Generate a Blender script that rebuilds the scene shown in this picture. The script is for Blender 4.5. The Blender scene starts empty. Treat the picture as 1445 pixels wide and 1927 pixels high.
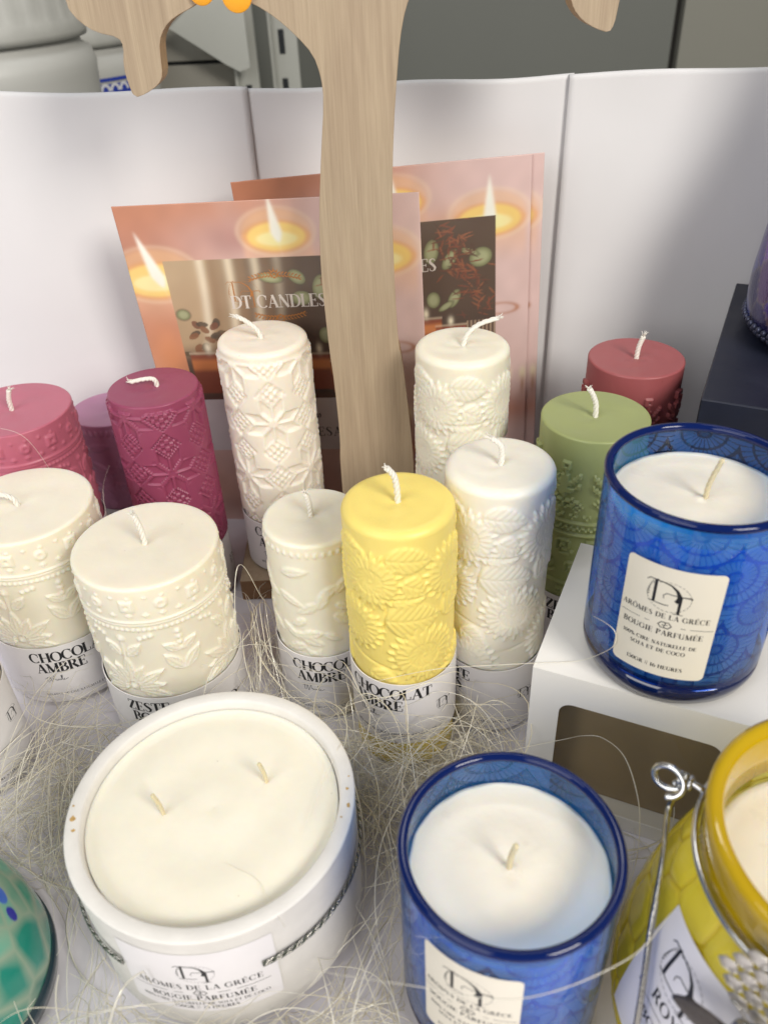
import bpy, math, random
import numpy as np
from mathutils import Matrix, Vector
random.seed(4); RNG = np.random.default_rng(11)
SC = bpy.context.scene; COL = SC.collection
PI = math.pi
# ------------------------------------------------------------------ camera, light, exposure
cam = bpy.data.cameras.new('camera'); camo = bpy.data.objects.new('camera', cam); COL.objects.link(camo)
cam.sensor_fit = 'HORIZONTAL'; cam.sensor_width = 36.0; cam.lens = 38.62
cam.clip_start = 0.01; cam.clip_end = 20
camo.matrix_world = Matrix(((0.99888, 0.04731, 0, 0), (-0.02761, 0.58284, -0.81212, 0), (-0.03842, 0.81121, 0.58349, 0.3381), (0, 0, 0, 1)))
cam.dof.use_dof = True; cam.dof.focus_distance = 0.40; cam.dof.aperture_fstop = 15
SC.camera = camo
world = bpy.data.worlds.new('World'); SC.world = world; world.use_nodes = True
world.node_tree.nodes['Background'].inputs[0].default_value = (0.98, 0.98, 0.99, 1)
world.node_tree.nodes['Background'].inputs[1].default_value = 0.25

def area(name, loc, target, size, size_y, power, col):
    l = bpy.data.lights.new(name, 'AREA'); l.shape = 'RECTANGLE'; l.size = size; l.size_y = size_y
    l.energy = power; l.color = col
    o = bpy.data.objects.new(name, l); COL.objects.link(o)
    o.location = loc
    o.rotation_euler = (Vector(target) - Vector(loc)).to_track_quat('-Z', 'Y').to_euler()
    return o
area('key_lamp', (0.88, -0.94, 1.20), (0.0, 0.32, 0.05), 0.60, 0.60, 33, (1.0, 0.95, 0.87))
area('ceiling_lamp', (-0.55, -0.1, 1.6), (0.0, 0.35, 0.05), 0.9, 0.4, 6, (0.95, 0.97, 1.0))
area('left_fill', (-1.0, -0.95, 0.95), (0.0, 0.3, 0.06), 1.2, 0.9, 17, (1.0, 0.98, 0.96))  # added soft fill from front left, brightens the jar and label fronts
area('hall_lamp', (0.15, 1.05, 1.6), (0.05, 0.3, 0.05), 0.8, 0.15, 3, (1.0, 0.98, 0.95))
SC.view_settings.view_transform = 'Standard'; SC.view_settings.look = 'None'
SC.view_settings.exposure = -0.24; SC.view_settings.gamma = 1.0; SC.view_settings.use_curve_mapping = False
SC.render.engine = 'CYCLES'
cy = SC.cycles
cy.max_bounces = 10; cy.transparent_max_bounces = 24; cy.diffuse_bounces = 4; cy.glossy_bounces = 4; cy.transmission_bounces = 8
cy.caustics_reflective = False; cy.caustics_refractive = False; cy.use_denoising = True; cy.sample_clamp_indirect = 6

# ------------------------------------------------------------------ helpers
def srgb(r, g, b):
    f = lambda c: (c/255/12.92) if c/255 <= 0.04045 else ((c/255+0.055)/1.055)**2.4
    return (f(r), f(g), f(b), 1.0)

def mat(name, col=(0.8, 0.8, 0.8, 1), rough=0.5, metal=0.0, sss=0.0, sssr=(1, 0.75, 0.42), sssc=0.004, spec=0.5, coat=0.0, bump=0.0, bscale=300, vary=0.0, vscale=40, attr=None, trans=0.0):
    m = bpy.data.materials.new(name); m.use_nodes = True
    nt = m.node_tree; N = nt.nodes; L = nt.links
    p = N['Principled BSDF']
    p.inputs['Base Color'].default_value = col; p.inputs['Roughness'].default_value = rough; p.inputs['Metallic'].default_value = metal
    p.inputs['Specular IOR Level'].default_value = spec; p.inputs['Coat Weight'].default_value = coat
    p.inputs['Transmission Weight'].default_value = trans
    if sss:
        p.inputs['Subsurface Weight'].default_value = sss; p.inputs['Subsurface Radius'].default_value = sssr; p.inputs['Subsurface Scale'].default_value = sssc
    tc = N.new('ShaderNodeTexCoord')
    src = None
    if attr:
        a = N.new('ShaderNodeAttribute'); a.attribute_name = attr; src = a.outputs['Color']
        L.new(src, p.inputs['Base Color'])
    if vary:
        n = N.new('ShaderNodeTexNoise'); n.inputs['Scale'].default_value = vscale; n.inputs['Detail'].default_value = 5
        L.new(tc.outputs['Object'], n.inputs['Vector'])
        mr = N.new('ShaderNodeMapRange'); mr.inputs[1].default_value = 0.3; mr.inputs[2].default_value = 0.7
        mr.inputs[3].default_value = 1 - vary; mr.inputs[4].default_value = 1 + vary * 0.5
        L.new(n.outputs['Fac'], mr.inputs[0])
        mx = N.new('ShaderNodeMix'); mx.data_type = 'RGBA'; mx.blend_type = 'MULTIPLY'; mx.inputs[0].default_value = 1
        if src: L.new(src, mx.inputs[6])
        else: mx.inputs[6].default_value = col
        L.new(mr.outputs[0], mx.inputs[7]); L.new(mx.outputs[2], p.inputs['Base Color'])
        mr2 = N.new('ShaderNodeMapRange'); mr2.inputs[3].default_value = max(0.02, rough - 0.1); mr2.inputs[4].default_value = rough + 0.12
        L.new(n.outputs['Fac'], mr2.inputs[0]); L.new(mr2.outputs[0], p.inputs['Roughness'])
    if sss and vary:
        sp = N.new('ShaderNodeTexVoronoi'); sp.inputs['Scale'].default_value = 130; L.new(tc.outputs['Object'], sp.inputs['Vector'])
        sl = N.new('ShaderNodeMath'); sl.operation = 'LESS_THAN'; sl.inputs[1].default_value = .045; L.new(sp.outputs['Distance'], sl.inputs[0])
        sk = N.new('ShaderNodeMath'); sk.operation = 'MULTIPLY'; sk.inputs[1].default_value = .35
        hs = N.new('ShaderNodeSeparateColor'); L.new(sp.outputs['Color'], hs.inputs[0]); gt = N.new('ShaderNodeMath'); gt.operation = 'GREATER_THAN'; gt.inputs[1].default_value = .72; L.new(hs.outputs[0], gt.inputs[0])
        mm = N.new('ShaderNodeMath'); mm.operation = 'MULTIPLY'; L.new(sl.outputs[0], mm.inputs[0]); L.new(gt.outputs[0], mm.inputs[1]); L.new(mm.outputs[0], sk.inputs[0])
        mk = N.new('ShaderNodeMix'); mk.data_type = 'RGBA'; L.new(sk.outputs[0], mk.inputs[0]); L.new(mx.outputs[2], mk.inputs[6]); mk.inputs[7].default_value = (col[0]*.45, col[1]*.38, col[2]*.3, 1); L.new(mk.outputs[2], p.inputs['Base Color'])
    if bump:
        n = N.new('ShaderNodeTexNoise'); n.inputs['Scale'].default_value = bscale; n.inputs['Detail'].default_value = 4
        L.new(tc.outputs['Object'], n.inputs['Vector'])
        b = N.new('ShaderNodeBump'); b.inputs['Strength'].default_value = bump; b.inputs['Distance'].default_value = 0.001
        L.new(n.outputs['Fac'], b.inputs['Height']); L.new(b.outputs['Normal'], p.inputs['Normal'])
    return m

def link(name, me, parent=None):
    o = bpy.data.objects.new(name, me); COL.objects.link(o)
    if parent is not None: o.parent = parent
    return o

def tag(o, label=None, cat=None, group=None, kind=None):
    if label: o['label'] = label
    if cat: o['category'] = cat
    if group: o['group'] = group
    if kind: o['kind'] = kind
    return o

def thing(name, loc, label, cat, group=None, rz=0.0):
    o = bpy.data.objects.new(name, None); COL.objects.link(o); o.location = loc; o.rotation_euler = (0, 0, rz)
    o.empty_display_size = 0.01
    return tag(o, label, cat, group)

def mesh(name, V, F, mats, parent=None, smooth=False, midx=None, colattr=None, sharp=None):
    me = bpy.data.meshes.new(name)
    V = np.asarray(V, dtype=np.float32).reshape(-1, 3)
    if isinstance(F, np.ndarray):
        nf, k = F.shape
        me.vertices.add(len(V)); me.vertices.foreach_set('co', V.ravel())
        me.loops.add(nf*k); me.loops.foreach_set('vertex_index', F.astype(np.int32).ravel())
        me.polygons.add(nf); me.polygons.foreach_set('loop_start', np.arange(0, nf*k, k, dtype=np.int32))
        me.polygons.foreach_set('loop_total', np.full(nf, k, dtype=np.int32))
        me.update(calc_edges=True)
    else:
        me.from_pydata([tuple(map(float, v)) for v in V], [], F)
    if not isinstance(mats, (list, tuple)): mats = [mats]
    for m in mats: me.materials.append(m)
    if midx is not None: me.polygons.foreach_set('material_index', np.asarray(midx, dtype=np.int32))
    if smooth: me.polygons.foreach_set('use_smooth', np.ones(len(me.polygons), dtype=bool))
    if colattr is not None:
        for nm, c in colattr.items():
            a = me.attributes.new(nm, 'FLOAT_COLOR', 'POINT')
            a.data.foreach_set('color', np.asarray(c, dtype=np.float32).ravel())
    me.validate(clean_customdata=False); me.update()
    return link(name, me, parent)

def grid_faces(nu, nv, closed=True):
    # vertex index = j*nu+i, i around (u), j along (v)
    i = np.arange(nu if closed else nu-1); j = np.arange(nv-1)
    I, J = np.meshgrid(i, j); I2 = (I+1) % nu
    return np.stack([J*nu+I, J*nu+I2, (J+1)*nu+I2, (J+1)*nu+I], -1).reshape(-1, 4)

def lathe(name, prof, mats, parent=None, nu=96, smooth=True, rfun=None, colattr=None):
    # prof: list of (r,z); rfun(theta_grid, z_grid)->dr
    prof = np.asarray(prof, float)
    t = np.linspace(-PI, PI, nu, endpoint=False)
    R = np.repeat(prof[:, :1], nu, 1); Z = np.repeat(prof[:, 1:], nu, 1); T = np.repeat(t[None], len(prof), 0)
    if rfun is not None: R = R + rfun(T, Z)
    V = np.stack([R*np.cos(T), R*np.sin(T), Z], -1)
    ca = None
    if colattr: ca = {k: f(T, Z) for k, f in colattr.items()}
    return mesh(name, V, grid_faces(nu, len(prof)), mats, parent, smooth, colattr=ca)

class MB:
    def __init__(s): s.v = []; s.f = []; s.m = []
    def add(s, V, F, m=0):
        b = len(s.v); s.v += [tuple(map(float, p)) for p in V]; s.f += [tuple(b+i for i in q) for q in F]; s.m += [m]*len(F)
    def box(s, x0, x1, y0, y1, z0, z1, m=0):
        s.add([(x, y, z) for z in (z0, z1) for y in (y0, y1) for x in (x0, x1)], [(0, 2, 3, 1), (4, 5, 7, 6), (0, 1, 5, 4), (2, 6, 7, 3), (0, 4, 6, 2), (1, 3, 7, 5)], m)
    def tube(s, pts, r, n=8, m=0, cap=True, twist=0.0, lobes=0, lobe=0.0):
        P = np.asarray(pts, float); k = len(P)
        rr = np.full(k, r) if np.isscalar(r) else np.asarray(r, float)
        T = np.gradient(P, axis=0); T /= np.linalg.norm(T, axis=1, keepdims=True)+1e-12
        up = np.array([0, 0, 1.0]) if abs(T[0][2]) < 0.9 else np.array([1.0, 0, 0])
        a = np.cross(T[0], up); a /= np.linalg.norm(a); V = []
        for q in range(k):
            a = a - T[q]*np.dot(a, T[q]); a /= np.linalg.norm(a); b = np.cross(T[q], a)
            for i in range(n):
                an = 2*PI*i/n; rad = rr[q]*(1+lobe*math.cos(lobes*(an+twist*q)))
                V.append(P[q]+rad*(math.cos(an)*a+math.sin(an)*b))
        F = [(q*n+i, q*n+(i+1) % n, (q+1)*n+(i+1) % n, (q+1)*n+i) for q in range(k-1) for i in range(n)]
        if cap: F += [tuple(range(n-1, -1, -1)), tuple((k-1)*n+i for i in range(n))]
        s.add(V, F, m)
    def build(s, name, mats, parent=None, smooth=False, bevel=0.0):
        o = mesh(name, s.v, s.f, mats, parent, smooth, s.m)
        if bevel:
            b = o.modifiers.new('bevel', 'BEVEL'); b.width = bevel; b.segments = 2; b.limit_method = 'ANGLE'
        return o

def spline(pts, n):
    P = np.asarray(pts, float); k = len(P); out = []
    for t in np.linspace(0, k-1-1e-9, n):
        i = int(t); u = t-i
        p0, p1, p2, p3 = P[max(i-1, 0)], P[i], P[min(i+1, k-1)], P[min(i+2, k-1)]
        out.append(0.5*((2*p1)+(-p0+p2)*u+(2*p0-5*p1+4*p2-p3)*u*u+(-p0+3*p1-3*p2+p3)*u**3))
    return np.array(out)

# ------------------------------------------------------------------ lettering: high-contrast serif strokes
TK, TN = 0.085, 0.024
def _arc(cx, cy, rx, ry, a0, a1, n=14, wmax=TK, wmin=TN):
    a = np.radians(np.linspace(a0, a1, n))
    return [(cx+rx*math.cos(x), cy+ry*math.sin(x), wmin+(wmax-wmin)*abs(math.cos(x))**1.6) for x in a]
def _l(x0, y0, x1, y1, w): return [(x0, y0, w), (x1, y1, w)]
def _stem(x, y0=0, y1=1, w=TK, sf=0.15, top=True, bot=True):
    r = [_l(x, y0, x, y1, w)]
    if top: r.append(_l(x-sf, y1-.012, x+sf, y1-.012, TN))
    if bot: r.append(_l(x-sf, y0+.012, x+sf, y0+.012, TN))
    return r
G = {}
G['A'] = (.80, [_l(.10, 0, .40, 1, TN), _l(.40, 1, .68, 0, TK), _l(.2, .33, .57, .33, TN), _l(0, .012, .22, .012, TN), _l(.54, .012, .82, .012, TN)])
G['B'] = (.68, _stem(.14)+[_arc(.28, .76, .24, .24, 90, -90), _arc(.28, .26, .31, .26, 90, -90), _l(.14, .985, .3, .985, TN), _l(.14, .51, .3, .51, TN), _l(.14, .015, .3, .015, TN)])
G['C'] = (.78, [_arc(.42, .5, .37, .5, 45, 315, 22), _l(.70, .62, .70, .95, TN)])
G['D'] = (.80, _stem(.14)+[_arc(.30, .5, .42, .49, 90, -90, 18), _l(.14, .985, .3, .985, TN), _l(.14, .015, .3, .015, TN)])
G['E'] = (.66, _stem(.14)+[_l(.14, .985, .58, .985, TN), _l(.14, .51, .45, .51, TN), _l(.14, .015, .6, .015, TN), _l(.575, .985, .575, .76, TN), _l(.595, .015, .595, .26, TN), _l(.45, .4, .45, .62, TN)])
G['F'] = (.62, _stem(.14)+[_l(.14, .985, .58, .985, TN), _l(.14, .49, .45, .49, TN), _l(.575, .985, .575, .76, TN), _l(.45, .38, .45, .6, TN)])
G['G'] = (.84, [_arc(.42, .5, .37, .5, 45, 320, 22), _l(.70, .62, .70, .95, TN), _l(.70, .08, .70, .42, TK), _l(.56, .42, .84, .42, TN)])
G['H'] = (.86, _stem(.15)+_stem(.71)+[_l(.15, .51, .71, .51, TN)])
G['I'] = (.34, _stem(.17))
G['J'] = (.5, [_l(.3, .2, .3, 1, TK), _l(.15, .988, .45, .988, TN), _arc(.17, .18, .13, .17, 0, -160)])
G['L'] = (.62, _stem(.14)+[_l(.14, .015, .58, .015, TN), _l(.57, .015, .57, .3, TN)])
G['M'] = (.98, [_l(.13, 0, .13, 1, TN), _l(.13, 1, .47, .02, TK), _l(.47, .02, .82, 1, TN), _l(.82, 0, .82, 1, TK), _l(0, .012, .26, .012, TN), _l(.67, .012, .97, .012, TN), _l(0, .988, .15, .988, TN), _l(.8, .988, .97, .988, TN)])
G['N'] = (.86, [_l(.14, 0, .14, 1, TN), _l(.14, 1, .72, 0, TK), _l(.72, 0, .72, 1, TN), _l(0, .012, .28, .012, TN), _l(.58, .988, .86, .988, TN)])
G['O'] = (.84, [_arc(.42, .5, .37, .5, 0, 360, 28)])
G['P'] = (.64, _stem(.14)+[_arc(.28, .74, .28, .25, 90, -90), _l(.14, .985, .3, .985, TN), _l(.14, .49, .3, .49, TN)])
G['R'] = (.78, _stem(.14)+[_arc(.28, .75, .26, .24, 90, -90), _l(.14, .985, .3, .985, TN), _l(.14, .51, .3, .51, TN), _l(.36, .5, .68, 0, TK), _l(.56, .012, .8, .012, TN)])
G['S'] = (.56, [[(.48, .8, TN), (.44, .93, TN), (.28, .99, TN), (.12, .9, TK*.7), (.09, .75, TK), (.2, .6, TK), (.36, .45, TK), (.47, .28, TK), (.43, .1, TK*.7), (.27, .01, TN), (.1, .07, TN), (.06, .22, TN)]])
G['T'] = (.74, _stem(.36, top=False)+[_l(.02, .985, .7, .985, TN), _l(.03, .985, .03, .72, TN), _l(.69, .985, .69, .72, TN)])
G['U'] = (.82, [_l(.14, .3, .14, 1, TK), _l(.68, .3, .68, 1, TN), _arc(.41, .3, .27, .29, 180, 360), _l(0, .988, .28, .988, TN), _l(.55, .988, .82, .988, TN)])
G['V'] = (.8, [_l(.12, 1, .42, 0, TK), _l(.42, 0, .7, 1, TN), _l(0, .988, .26, .988, TN), _l(.58, .988, .82, .988, TN)])
G['Y'] = (.76, [_l(.1, 1, .38, .45, TK), _l(.38, .45, .66, 1, TN)]+_stem(.38, 0, .45, top=False))
G['Z'] = (.7, [_l(.6, 1, .08, 0, TK), _l(.08, .985, .62, .985, TN), _l(.06, .015, .64, .015, TN), _l(.09, .985, .09, .75, TN), _l(.635, .015, .635, .25, TN)])
G['0'] = (.6, [_arc(.3, .5, .25, .5, 0, 360, 24)])
G['1'] = (.4, _stem(.22, top=False)+[_l(.05, .8, .22, 1, TN)])
G['2'] = (.56, [[(.08, .78, TN), (.12, .93, TN), (.28, 1, TN), (.44, .88, TK), (.42, .65, TK), (.25, .35, TN), (.06, .03, TN), (.5, .03, TK*.7)]])
G['3'] = (.56, [_arc(.24, .76, .22, .24, 150, -90), _arc(.24, .26, .26, .26, 90, -150)])
G['5'] = (.56, [_l(.12, 1, .48, 1, TK*.6), _l(.12, 1, .1, .55, TN), _arc(.24, .32, .26, .31, 110, -150)])
G['6'] = (.58, [_arc(.3, .32, .25, .31, 0, 360, 20), [(.07, .35, TK), (.12, .7, TK), (.3, .95, TN), (.48, .98, TN)]])
G['%'] = (.9, [_arc(.2, .76, .16, .22, 0, 360), _arc(.68, .24, .16, .22, 0, 360), _l(.2, 0, .68, 1, TN)])
G['|'] = (.2, [_l(.1, -.05, .1, 1.05, .03)])
G['-'] = (.4, [_l(.05, .42, .35, .42, .03)])
ACC = {'É': ('E', [_l(.3, 1.12, .45, 1.3, .04)]), 'È': ('E', [_l(.45, 1.12, .3, 1.3, .04)]), 'Ô': ('O', [_l(.28, 1.12, .42, 1.28, .03), _l(.42, 1.28, .56, 1.12, .03)])}

def text(s, x, y, h, track=0.10, bold=1.0, align='L'):
    """strokes [(x,y,halfwidth)...] in a flat plane"""
    out = []; cx = 0
    for c in s:
        if c == ' ': cx += .42; continue
        w, st = G[ACC[c][0]] if c in ACC else G[c]
        ex = ACC[c][1] if c in ACC else []
        for k in list(st)+ex: out.append([(cx+p[0], p[1], p[2]*bold) for p in k])
        cx += w+track
    off = 0 if align == 'L' else (-(cx-track)/2 if align == 'C' else -(cx-track))
    return [[(x+(p[0]+off)*h, y+p[1]*h, p[2]*h) for p in k] for k in out]
def width(s, h, track=0.10):
    return h*sum(.42 if c == ' ' else (G[ACC[c][0]] if c in ACC else G[c])[0]+track for c in s)
def script(pts, x, y, h, w=0.03, n=60):
    P = spline([(a, b, 0) for a, b in pts], n)
    return [[(x+p[0]*h, y+p[1]*h, w*h*(.5+.5*abs(math.sin(i*.35)))) for i, p in enumerate(P)]]
VANILLE = [(0, .55), (.25, .75), (.5, .8), (.3, .75), (.28, .2), (.4, .02), (.55, .2), (.62, .85), (.68, .95), (.78, .1), (.84, .02), (1.1, .9), (1.22, 1.05), (1.15, .85), (1.2, .25), (1.35, .45), (1.42, .2), (1.3, .12), (1.45, .3), (1.52, .12), (1.6, .42), (1.64, .12), (1.74, .42), (1.8, .12), (1.86, .4), (1.92, .12), (2.08, .9), (2.0, .95), (2.0, .12), (2.2, .9), (2.12, .95), (2.12, .1), (2.3, .3), (2.36, .42), (2.26, .3), (2.3, .1), (2.5, .2), (2.8, .35)]
def logo(x, y, h):
    """the D T monogram in its thin ring; (x,y) centre, h height of the D"""
    o = []
    o.append([(-.62, .42, .012), (-.52, .52, .02), (-.3, .52, .02), (-.05, .5, .02), (.2, .44, .03), (.4, .28, .05), (.52, .05, .075), (.50, -.12, .085), (.42, -.22, .07)])
    o.append([(-.3, .5, .05), (-.3, -.4, .05)])
    o.append([(-.48, -.4, .014), (.1, -.44, .02), (.22, -.42, .012)])
    o.append([(.02, -.16, .012), (.0, -.02, .014), (.1, .08, .016), (.3, .06, .016), (.9, .06, .03), (.92, .0, .014)])
    o.append([(.56, .06, .055), (.56, -.72, .045)])
    o.append([(.4, -.72, .014), (.72, -.72, .014)])
    for a in range(-200, 120, 12):
        o.append([(.18+.72*math.cos(math.radians(b)), -.08+.62*math.sin(math.radians(b)), .009) for b in (a, a+4, a+8)])
    for k in range(9):
        a = math.radians(120+k*9); px, py = .18+.74*math.cos(a), -.08+.64*math.sin(a)
        o.append([(px, py, .008), (px-.06*math.cos(a*3), py+.07, .018), (px-.1*math.cos(a*3), py+.1, .004)])
    return [[(x+p[0]*h, y+p[1]*h, p[2]*h) for p in k] for k in o]
def emblem(x, y, h):
    a = [(.05, .5), (-.5, .5), (-.95, 0), (-.5, -.5), (.02, -.5), (.0, -.05), (-.35, -.05)]
    r = []
    for sg in (1, -1):
        r.append([(x+h*(sg*p[0]*.9+sg*-.05), y+h*sg*p[1], .085*h) for p in a])
    return r

def strips(strokes, fn, mb, m=0, step=0.0011, lift=0.0):
    """fn(x, y, lift)->3D; adds each stroke as a ribbon"""
    for q, st in enumerate(strokes):
        P = []
        for a, b in zip(st[:-1], st[1:]):
            d = math.hypot(b[0]-a[0], b[1]-a[1]); n = max(1, int(d/step))
            for i in range(n): P.append([a[j]+(b[j]-a[j])*i/n for j in range(3)])
        P.append(list(st[-1])); P = np.array(P)
        T = np.gradient(P[:, :2], axis=0); T /= np.linalg.norm(T, axis=1, keepdims=True)+1e-12
        Nn = np.stack([-T[:, 1], T[:, 0]], -1)
        A = P[:, :2]+Nn*P[:, 2:3]; B = P[:, :2]-Nn*P[:, 2:3]; lf = lift+(q % 9)*4e-6
        V = []
        for i in range(len(P)): V += [fn(A[i, 0], A[i, 1], lf), fn(B[i, 0], B[i, 1], lf)]
        mb.add(V, [(2*i, 2*i+1, 2*i+3, 2*i+2) for i in range(len(P)-1)], m)

# ------------------------------------------------------------------ materials
M = {}
M['paper'] = mat('backdrop paper', srgb(226, 225, 226), .75, vary=.025, vscale=6, bump=.30, bscale=38)
M['table'] = mat('white table sheet', srgb(224, 221, 227), .7, vary=.03, vscale=10, bump=.05, bscale=700)
M['label'] = mat('label paper', srgb(232, 229, 231), .55, vary=.02, vscale=60)
M['glabel'] = mat('cream label paper', srgb(228, 222, 208), .5, vary=.02, vscale=60)
M['ink'] = mat('black ink', srgb(28, 28, 34), .5)
M['greyink'] = mat('grey ink', srgb(95, 95, 102), .6)
M['wick'] = mat('braided cotton', srgb(238, 234, 224), .8, bump=.4, bscale=2500)
M['waxwick'] = mat('waxed cotton', srgb(226, 208, 168), .5, bump=.3, bscale=2000, sss=.4, sssc=.001)
M['concrete'] = mat('white concrete', srgb(226, 223, 218), .7, vary=.05, vscale=120, bump=.12, bscale=900)
M['chip'] = mat('bare plaster chip', srgb(196, 160, 100), .9, vary=.3, vscale=900)
M['box'] = mat('white card', srgb(236, 234, 230), .5, vary=.02, vscale=20, bump=.02, bscale=500)
M['navy'] = mat('navy card', srgb(24, 28, 44), .45, vary=.15, vscale=50, bump=.03, bscale=600)
M['chrome'] = mat('bright wire', srgb(205, 205, 205), .16, 1.0)
M['dullwire'] = mat('silver metal', srgb(168, 166, 160), .26, 1.0, bump=.3, bscale=900)
M['palemetal'] = mat('pale silver', srgb(205, 200, 194), .3, .75, bump=.3, bscale=900); M['darkmetal'] = mat('dark wing metal', srgb(92, 86, 84), .45, .7, bump=.6, bscale=1500, vary=.3, vscale=900)
M['orange'] = mat('orange enamel', srgb(250, 172, 40), .45)
def wax(name, r, g, b, sss=.55, rough=.42, sc=.0035, bump=.10, bscale=260):
    return mat(name, srgb(r, g, b), rough, sss=sss, sssc=sc, vary=.03, vscale=90, bump=bump, bscale=bscale)
M['w_cream'] = wax('cream wax', 241, 234, 216, .75, .40, .0065); M['w_ivory'] = wax('ivory wax', 240, 235, 217, .75, .40, .0065); M['w_white'] = wax('white wax', 243, 238, 224, .65, .38, .005)
M['w_blush'] = wax('blush cream wax', 243, 234, 219, .7, .40, .006); M['w_yellow'] = wax('yellow wax', 245, 223, 126, .4, .40, .003)
M['w_magenta'] = wax('magenta wax', 150, 68, 98, .2, .40, .0015); M['w_pink'] = wax('pink wax', 188, 104, 124, .2, .38, .002)
M['w_mauve'] = wax('mauve wax', 190, 136, 168, .2, .42, .002); M['w_green'] = wax('sage green wax', 156, 164, 108, .3, .4, .002)
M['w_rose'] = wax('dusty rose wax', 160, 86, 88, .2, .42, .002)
M['w_jar'] = wax('poured soy wax', 238, 232, 218, .6, .30, .0035, .55, 55); M['w_bowl'] = wax('poured ivory wax', 238, 233, 217, .6, .36, .0035, .45, 45)

def wood_material(name, base, dark, axis_scale):
    m = bpy.data.materials.new(name); m.use_nodes = True; nt = m.node_tree; N = nt.nodes; L = nt.links; p = N['Principled BSDF']
    p.inputs['Roughness'].default_value = .65
    tc = N.new('ShaderNodeTexCoord'); mp = N.new('ShaderNodeMapping'); mp.inputs['Scale'].default_value = axis_scale
    L.new(tc.outputs['Object'], mp.inputs['Vector'])
    n1 = N.new('ShaderNodeTexNoise'); n1.inputs['Scale'].default_value = 1.0; n1.inputs['Detail'].default_value = 8; n1.inputs['Roughness'].default_value = .7; n1.inputs['Distortion'].default_value = .6
    L.new(mp.outputs[0], n1.inputs['Vector'])
    mp2 = N.new('ShaderNodeMapping'); mp2.inputs['Scale'].default_value = tuple(a*5 for a in axis_scale)
    L.new(tc.outputs['Object'], mp2.inputs['Vector'])
    n2 = N.new('ShaderNodeTexNoise'); n2.inputs['Scale'].default_value = 1.0; n2.inputs['Detail'].default_value = 4
    L.new(mp2.outputs[0], n2.inputs['Vector'])
    ad = N.new('ShaderNodeMath'); ad.operation = 'MULTIPLY_ADD'; L.new(n2.outputs['Fac'], ad.inputs[0]); ad.inputs[1].default_value = .45; 
    ml = N.new('ShaderNodeMath'); ml.operation = 'MULTIPLY'; L.new(n1.outputs['Fac'], ml.inputs[0]); ml.inputs[1].default_value = .6
    L.new(ml.outputs[0], ad.inputs[2])
    cr = N.new('ShaderNodeValToRGB'); e = cr.color_ramp.elements
    e[0].position = .28; e[0].color = dark; e[1].position = .74; e[1].color = base
    L.new(ad.outputs[0], cr.inputs[0]); L.new(cr.outputs[0], p.inputs['Base Color'])
    n3 = N.new('ShaderNodeTexNoise'); n3.inputs['Scale'].default_value = 1.0; n3.inputs['Detail'].default_value = 3; n3.inputs['Distortion'].default_value = 1.2
    mp3 = N.new('ShaderNodeMapping'); mp3.inputs['Scale'].default_value = tuple(a*.22 for a in axis_scale[:2])+(axis_scale[2]*.9,); L.new(tc.outputs['Object'], mp3.inputs['Vector']); L.new(mp3.outputs[0], n3.inputs['Vector'])
    r3 = N.new('ShaderNodeValToRGB'); r3.color_ramp.elements[0].position = .35; r3.color_ramp.elements[0].color = (.90, .87, .85, 1); r3.color_ramp.elements[1].position = .65; r3.color_ramp.elements[1].color = (1.03, 1.02, 1.0, 1)
    L.new(n3.outputs['Fac'], r3.inputs[0]); m3 = N.new('ShaderNodeMix'); m3.data_type = 'RGBA'; m3.blend_type = 'MULTIPLY'; m3.inputs[0].default_value = 1
    L.new(cr.outputs[0], m3.inputs[6]); L.new(r3.outputs[0], m3.inputs[7]); L.new(m3.outputs[2], p.inputs['Base Color'])
    b = N.new('ShaderNodeBump'); b.inputs['Strength'].default_value = .25; b.inputs['Distance'].default_value = .0006
    L.new(ad.outputs[0], b.inputs['Height']); L.new(b.outputs[0], p.inputs['Normal'])
    return m
M['wood'] = wood_material('pale wood', srgb(182, 164, 140), srgb(154, 136, 113), (420, 420, 10))
M['woodedge'] = wood_material('cut wood edge', srgb(186, 158, 122), srgb(146, 116, 84), (60, 400, 60))

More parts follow.
